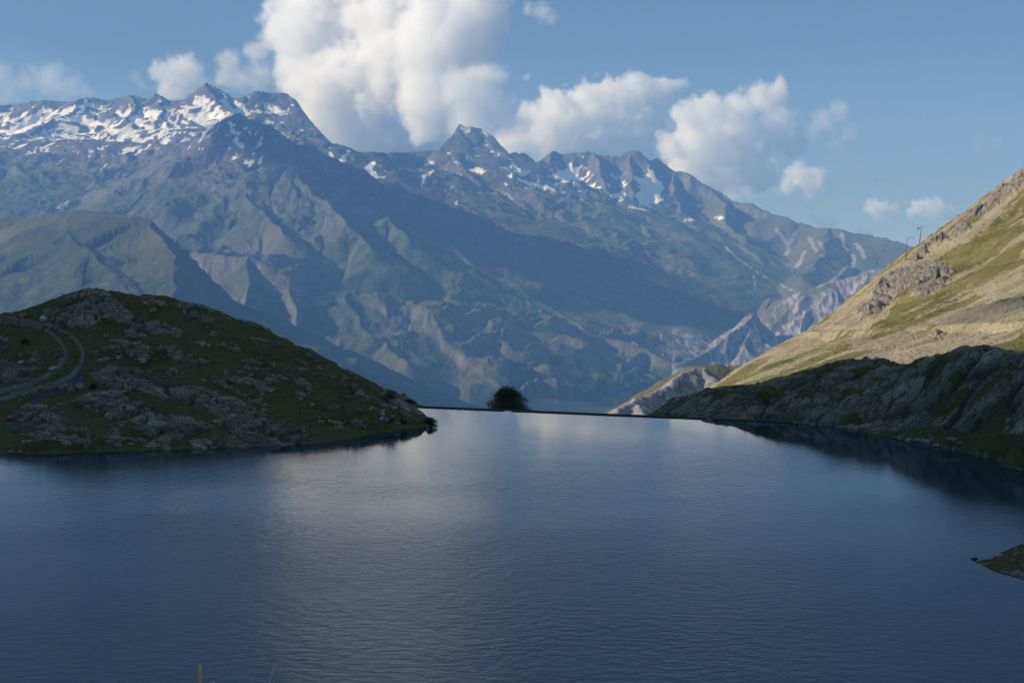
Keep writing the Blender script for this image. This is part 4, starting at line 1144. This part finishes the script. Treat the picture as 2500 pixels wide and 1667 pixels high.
# ---- poles of the mountain slope
STEEL = mat('dark_steel', (.055, .055, .055), .6, .2, 3.0, .4)
def mast(px, py_base, px_top, py_top, surf, D, label, kind):
    top = P(px_top, py_top, D); base = P(px, py_base, D)
    g = surf.h(base.x, D) if surf else base.z
    base = Vector((base.x, D, min(base.z, g) - .6))
    o = empty('mast', base, label, 'pole', 'masts standing on the mountain slope')
    tp = top - base
    MB().tube([(0, 0, 0), tp * .5, tp], [.14, .12, .09], 8).build('pole', STEEL, o)
    if kind == 'arm':            # curved arm with a lamp head to the right
        a = tp * .99
        MB().tube([a, a + Vector((.7, 0, .25)), a + Vector((1.6, 0, .42))], .05, 6).build('arm', STEEL, o)
        MB().box(a + Vector((1.95, 0, .47)), (1.0, .3, .14)).build('lamp_head', STEEL, o, False)
    if kind == 'box':            # bracket with a speaker like box to the left
        a = tp * .84
        MB().tube([a, a + Vector((-1.0, 0, .0))], .06, 6).build('bracket', STEEL, o)
        mb = MB(); mb.box(a + Vector((-1.15, 0, 0)), (.55, .5, .62)); mb.build('signal_box', STEEL, o, False)
        MB().tube([a + Vector((-.1, 0, .55)), a + Vector((-.95, 0, .38))], .035, 5).build('stay', STEEL, o)
    if kind == 'cross':
        a = tp * .96
        MB().tube([a + Vector((-.75, 0, -.1)), a + Vector((.1, 0, .05))], .055, 6).build('cross_arm', STEEL, o)
        MB().box(a + Vector((-.72, 0, -.25)), (.18, .18, .42)).build('insulator', STEEL, o, False)
        MB().box(tp * .28, (.42, .42, .10)).build('bracket', STEEL, o, False)
        MB().box((0, 0, .55), (.5, .5, .5)).build('footing', mat('footing', (.4, .38, .34)), o, False)
    return o
mast(1779, 912, 1782, 854, None, 432, 'tall thin steel mast at the foot of the sunlit slope, against the far valley', 'cross')
mast(2211, 632, 2215, 583, None, 524, 'mast with lamp arm reaching right, lower one of two on the slope crest', 'arm')
mast(2245, 590, 2250, 551, None, 531, 'mast with a box on its left, upper one of two on the slope crest', 'box')
RED = mat('snow_pole', (.16, .12, .09), .7)
for k, (px, y0, y1, D, lab) in enumerate([(1998,806,792,468,'leftmost thin marker pole on the slope road'), (2056,806,793,431,'second thin marker pole from the left on the slope road'),
      (2102,806,790,413,'third thin marker pole from the left on the slope road'), (2222,797,776,381,'tall thin marker pole in the middle of the slope road'), (2318,792,770,351,'rightmost thin marker pole on the slope road')]):
    b = SLOPE.hit(px, y0 + 1); h = (y0 - y1) * b.y / F
    mb = MB(); mb.tube([(0, 0, -.3), (.02, 0, h)], .055, 6)
    o = mb.build('marker_pole', RED); o.location = b
    tag(o, lab, 'marker pole', 'thin marker poles along the slope road')

# ---- summit station and farmhouses
DARK = mat('dark_cladding', (.05, .055, .07), .7); PALE = mat('pale_render', (.75, .72, .68), .8, .05); ROOF = mat('slate_roof', (.12, .12, .13), .7)
def build_station():
    fg = Surf(*FARGRID); b = fg.hit(505, 211.5); D = b.y; k = D / F
    z0 = P(505, 211, D).z
    o = empty('summit_station', (b.x, D - 5, z0), 'dark cable car station perched on the snowy summit', 'building')
    MB().box((0, 0, 2 * k), (7 * k, 20, 6.0 * k)).build('hall', DARK, o, False)
    mb = MB(); R = Matrix.Rotation(math.radians(18), 3, 'Y')
    mb.box((-1.5 * k, 0, 5.5 * k), (7 * k, 22, 2.2 * k), R.inverted()); mb.build('roof', DARK, o, False)
    MB().box((2.2 * k, 0, 7.5 * k), (1.4 * k, 10, 3.0 * k)).build('tower', DARK, o, False)
    MB().box((9 * k, 0, .6 * k), (9 * k, 18, 3.2 * k)).build('terrace_building', ROOF, o, False)
    o2 = empty('mountain_hut', (P(524, 214, D).x, D - 5, P(524, 214, D).z), 'low dark hut on the snow ridge just right of the summit station', 'building')
    MB().box((0, 0, 0), (5 * k, 15, 2.4 * k)).build('wall', DARK, o2, False)
    MB().box((0, 0, 1.5 * k), (5.8 * k, 17, .8 * k)).build('roof', ROOF, o2, False)
build_station()
def farmhouse(px, py, w, label):
    fg = Surf(*FARGRID); b = fg.hit(px, py); k = b.y / F; W_ = w * k
    o = empty('farmhouse', b, label, 'house', 'white farmhouses on the valley flank')
    MB().box((0, 0, W_ * .18), (W_, W_ * .6, W_ * .55)).build('wall', PALE, o, False)
    mb = MB(); bm = mb.bm
    x, y, z = W_ * .55, W_ * .36, W_ * .455
    v = [bm.verts.new(p) for p in [(-x, -y, z), (x, -y, z), (x, y, z), (-x, y, z), (-x, 0, z + W_ * .24), (x, 0, z + W_ * .24)]]
    for f in [(0, 1, 5, 4), (2, 3, 4, 5), (0, 4, 3), (1, 2, 5), (0, 3, 2, 1)]: bm.faces.new([v[i] for i in f])
    mb.build('roof', ROOF, o, False)
farmhouse(1562, 929, 4.0, 'left one of two tiny white farmhouses above the valley woods')
farmhouse(1567, 930, 3.2, 'right one of two tiny white farmhouses above the valley woods')
farmhouse(1498, 917, 2.6, 'tiny pale farmhouse alone on the green flank left of the two white ones')

# ---- people, picnic, dog
def skin(name, chain, mat_, parent, levels=2):
    """chain: {key: (x,y,z,r)}, edges: list of key pairs; the first key is the root"""
    verts, edges = chain
    keys = list(verts); me = bpy.data.meshes.new(name)
    me.from_pydata([verts[k][:3] for k in keys], [(keys.index(a), keys.index(b)) for a, b in edges], [])
    o = link(bpy.data.objects.new(name, me), parent); me.materials.append(mat_)
    md = o.modifiers.new('skin', 'SKIN'); md.use_smooth_shade = True
    for i, k in enumerate(keys):
        r = verts[k][3]; r = r if isinstance(r, tuple) else (r, r)
        me.skin_vertices[0].data[i].radius = r; me.skin_vertices[0].data[i].use_root = (i == 0)
    ss = o.modifiers.new('smooth', 'SUBSURF'); ss.levels = levels; ss.render_levels = levels
    return o
SKINM = mat('skin', (.42, .26, .18), .6)
def person(px, py, rz, label, shirt, trousers, hair, hat=None, lean=.1, knees=.42, arm=1):
    b = LEFT.hit(px, py)
    o = empty('person', b - Vector((0, 0, .03)), label, 'person', None, rz)
    # sits on the ground facing +X, knees bent
    V = dict(pelvis=(0, 0, .14, .13), waist=(.02 + lean * .3, 0, .30, .115), chest=(.05 + lean, 0, .50, (.13, .15)), neck=(.08 + lean * 1.3, 0, .64, .05), head=(.11 + lean * 1.4, 0, .73, .075), crown=(.10 + lean * 1.4, 0, .83, .082))
    E = [('pelvis', 'waist'), ('waist', 'chest'), ('chest', 'neck'), ('neck', 'head'), ('head', 'crown')]
    arms = {}; legs = {}
    for s in (-1, 1):
        n_ = 'lr'[s > 0]
        V['hip' + n_] = (.05, .10 * s, .13, .09); V['knee' + n_] = (.40, .13 * s, knees, .062); V['ankle' + n_] = (.62, .13 * s, .09, .04); V['toe' + n_] = (.78, .14 * s, .05, .035)
        V['sh' + n_] = (.06 + lean, .18 * s, .55, .055); V['el' + n_] = (.20 + lean, .23 * s, .34, .042)
        V['wr' + n_] = (.38, .15 * s, .36 if s * arm > 0 else .12, .03); V['hand' + n_] = (.46, .14 * s, .37 if s * arm > 0 else .07, .033)
        E += [('pelvis', 'hip' + n_), ('hip' + n_, 'knee' + n_), ('knee' + n_, 'ankle' + n_), ('ankle' + n_, 'toe' + n_), ('chest', 'sh' + n_), ('sh' + n_, 'el' + n_), ('el' + n_, 'wr' + n_), ('wr' + n_, 'hand' + n_)]
    skin('body', (V, E), SKINM, o)
    g = lambda k, d=.012: (*V[k][:3], (V[k][3][0] + d, V[k][3][1] + d) if isinstance(V[k][3], tuple) else V[k][3] + d)
    T = {k: g(k, .016) for k in ('chest', 'waist', 'pelvis', 'shl', 'ell', 'shr', 'elr')}
    skin('shirt', (T, [('chest', 'waist'), ('waist', 'pelvis'), ('chest', 'shl'), ('shl', 'ell'), ('chest', 'shr'), ('shr', 'elr')]), shirt, o)
    T = {k: g(k, .014) for k in ('pelvis', 'hipl', 'kneel', 'anklel', 'hipr', 'kneer', 'ankler')}
    skin('trousers', (T, [('pelvis', 'hipl'), ('hipl', 'kneel'), ('kneel', 'anklel'), ('pelvis', 'hipr'), ('hipr', 'kneer'), ('kneer', 'ankler')]), trousers, o)
    hx = V['crown'][0]
    MB().ball((hx - .02, 0, .84), .108, (1, .95, .92), 2, .03, 3).build('hair', hair, o)
    fx = V['head'][0] + .085
    MB().ball((fx + .01, 0, .755), .018, (1, .8, 1.4), 1).build('nose', SKINM, o)
    if hat is not None:
        mb = MB(); mb.tube([(hx, 0, .86), (hx, 0, .875)], .24, 16); mb.tube([(hx, 0, .87), (hx, 0, .94), (hx, 0, .97)], [.115, .11, .08], 14)
        mb.build('sun_hat', hat, o)
    return o
WHITE = mat('white_cotton', (.66, .64, .64), .9, .08); REDC = mat('red_cotton', (.42, .055, .05), .9, .1); CORAL = mat('coral_cotton', (.55, .16, .11), .9, .1)
BLACK = mat('black_cloth', (.018, .018, .02), .9, .1); JEAN = mat('dark_jeans', (.03, .035, .05), .9, .1); BROWNH = mat('dark_hair', (.02, .014, .01), .6, .1); GREYT = mat('grey_trousers', (.16, .16, .17), .9, .1)
person(929, 1030, math.radians(-12), 'person in white shirt and wide white hat sitting left on the green blanket', WHITE, GREYT, BROWNH, WHITE, .08)
person(950, 1033, math.radians(-150), 'dark haired person in a coral red top sitting bent forward on the green blanket', CORAL, JEAN, BROWNH, None, .18)
person(957, 1028, math.radians(-60), 'dark haired person in a dark red top sitting beside a white bag', REDC, BLACK, BROWNH, None, .06, .36, -1)
def build_picnic():
    b = LEFT.hit(944, 1033)
    mb = MB(); nx, ny = 16, 12
    vs = []
    for j in range(ny):
        row = []
        for i in range(nx):
            x = b.x - .55 + 1.15 * i / (nx - 1); y = b.y - .35 + 1.0 * j / (ny - 1)
            row.append(mb.bm.verts.new((x, y, LEFT.h(x, y) + .07 + .02 * math.sin(i * 1.7 + j) * math.cos(j * 1.3))))
        vs.append(row)
    for j in range(ny - 1):
        for i in range(nx - 1): mb.bm.faces.new((vs[j][i], vs[j][i + 1], vs[j + 1][i + 1], vs[j + 1][i]))
    o = mb.build('picnic_blanket', mat('teal_blanket', (.02, .12, .10), .9, .2, 6)); tag(o, 'teal green picnic blanket spread in the grass under the sitting people', 'blanket')
    c = LEFT.hit(962, 1029); o = MB().ball((0, 0, .14), .19, (1, .7, .85), 2, .05, 5).build('tote_bag', WHITE); o.location = c; tag(o, 'small white bag beside the person in the dark red top', 'bag')
    c = LEFT.hit(969, 1034); o = MB().tube([(-.30, 0, .06), (.30, .05, .06)], .045, 8).build('rolled_mat', mat('pale_mat', (.5, .47, .42))); o.location = c; tag(o, 'pale rolled mat lying right of the green blanket', 'mat')
    d = LEFT.hit(985, 1034)
    dg = empty('dog', d, 'black dog with white face and chest patches lying right of the picnic', 'dog', None, math.radians(165))
    V = dict(chest=(.12, 0, .26, .14), belly=(-.12, 0, .22, .12), rump=(-.34, 0, .20, .13), neck=(.28, 0, .40, .08), head=(.36, 0, .50, .075), muzzle=(.50, 0, .46, .035), tail=(-.52, .05, .12, .04), tail2=(-.74, .12, .07, .02))
    E = [('chest', 'belly'), ('belly', 'rump'), ('chest', 'neck'), ('neck', 'head'), ('head', 'muzzle'), ('rump', 'tail'), ('tail', 'tail2')]
    for s in (-1, 1):
        n_ = 'lr'[s > 0]
        V['el' + n_] = (.16, .11 * s, .10, .045); V['paw' + n_] = (.45, .11 * s, .05, .032); V['kn' + n_] = (-.22, .16 * s, .14, .06); V['hk' + n_] = (-.38, .18 * s, .05, .03); V['hp' + n_] = (-.18, .19 * s, .04, .03)
        E += [('chest', 'el' + n_), ('el' + n_, 'paw' + n_), ('rump', 'kn' + n_), ('kn' + n_, 'hk' + n_), ('hk' + n_, 'hp' + n_)]
    skin('body', (V, E), BLACK, dg)
    for s in (-1, 1):
        mb = MB(); mb.tube([(.34, .05 * s, .55), (.32, .075 * s, .63)], [.03, .006], 6); mb.build('ear', BLACK, dg)
    MB().ball((.43, 0, .52), .05, (1, .6, .9), 2).build('blaze', WHITE, dg)
    MB().ball((.24, 0, .26), .085, (.8, .9, 1.2), 2).build('chest_patch', WHITE, dg)
build_picnic()

# ---- grass stalks close to the camera
STRAW = mat('straw', (.75, .55, .30), .8, .25, 60.0); STEM = mat('dry_stem', (.60, .56, .46), .8, .2, 60.0)
def stalk(pts, radii, head, label, mat_, name='plantain_stalk', cat='plant stalk'):
    D = 1.8
    ps = [P(a, b, D) for a, b in pts]
    g = 16.0 - .345 * D - .05
    base = Vector((ps[-1].x + (ps[-1].x - ps[0].x) * .6, D, g))
    o = empty(name, base, label, cat, 'dry plant stalks at the bottom edge')
    pl = [p - base for p in ps]
    MB().tube([Vector((0, 0, 0)), (pl[-1]) * .5 + Vector((0, .01, 0)), pl[-1]], [.0012, .0011, .001], 7).build('stem', STEM, o)
    MB().tube([pl[-1]] + pl[::-1][1:], radii, 10).build(head, mat_, o)
stalk([(488.5,1622),(488.3,1624),(488,1632),(487.5,1650),(487,1668),(487,1674),(487,1680)], [.0012,.0021,.0027,.0029,.0029,.0022,.0007], 'flower_spike', 'thick tan plantain spike rising from the bottom edge, leftmost stalk', STRAW)
stalk([(521.5,1664),(521.5,1667),(521.5,1675),(521.5,1690),(521.5,1705)], [.0011,.0022,.0026,.0024,.0008], 'flower_spike', 'short tan spike tip just peeping over the bottom edge between the two taller stalks', STRAW)
stalk([(671,1622),(670,1627),(667,1640),(661,1660),(655,1682)], [.0015,.0016,.0015,.0014,.0008], 'seed_head', 'thin grey grass stem leaning right at the bottom edge, rightmost stalk', STEM, 'grass_stem')
# ------------------------------------------------------------------ haze
bm = bmesh.new(); bmesh.ops.create_cube(bm, size=1)
hm = bpy.data.meshes.new('haze'); bm.to_mesh(hm); bm.free()
haze = link(bpy.data.objects.new('haze', hm)); haze['kind'] = 'stuff'
HZ0 = float(FARGRID[2].min()) - 1.0; HZ1 = float(FARGRID[2].max()) + 40
haze.location = (0, 7000 - 400, (HZ0 + HZ1) / 2); haze.scale = (16000, 16000, HZ1 - HZ0)
hmat = bpy.data.materials.new('haze_air'); hmat.use_nodes = True
T = hmat.node_tree; T.nodes.clear()
o_ = T.nodes.new('ShaderNodeOutputMaterial'); pv = T.nodes.new('ShaderNodeVolumePrincipled'); T.links.new(pv.outputs[0], o_.inputs['Volume'])
pv.inputs['Color'].default_value = HAZE_COLOR; pv.inputs['Density'].default_value = HAZE_DENSITY; pv.inputs['Absorption Color'].default_value = (1, 1, 1, 1); pv.inputs['Anisotropy'].default_value = .0
hm.materials.append(hmat)
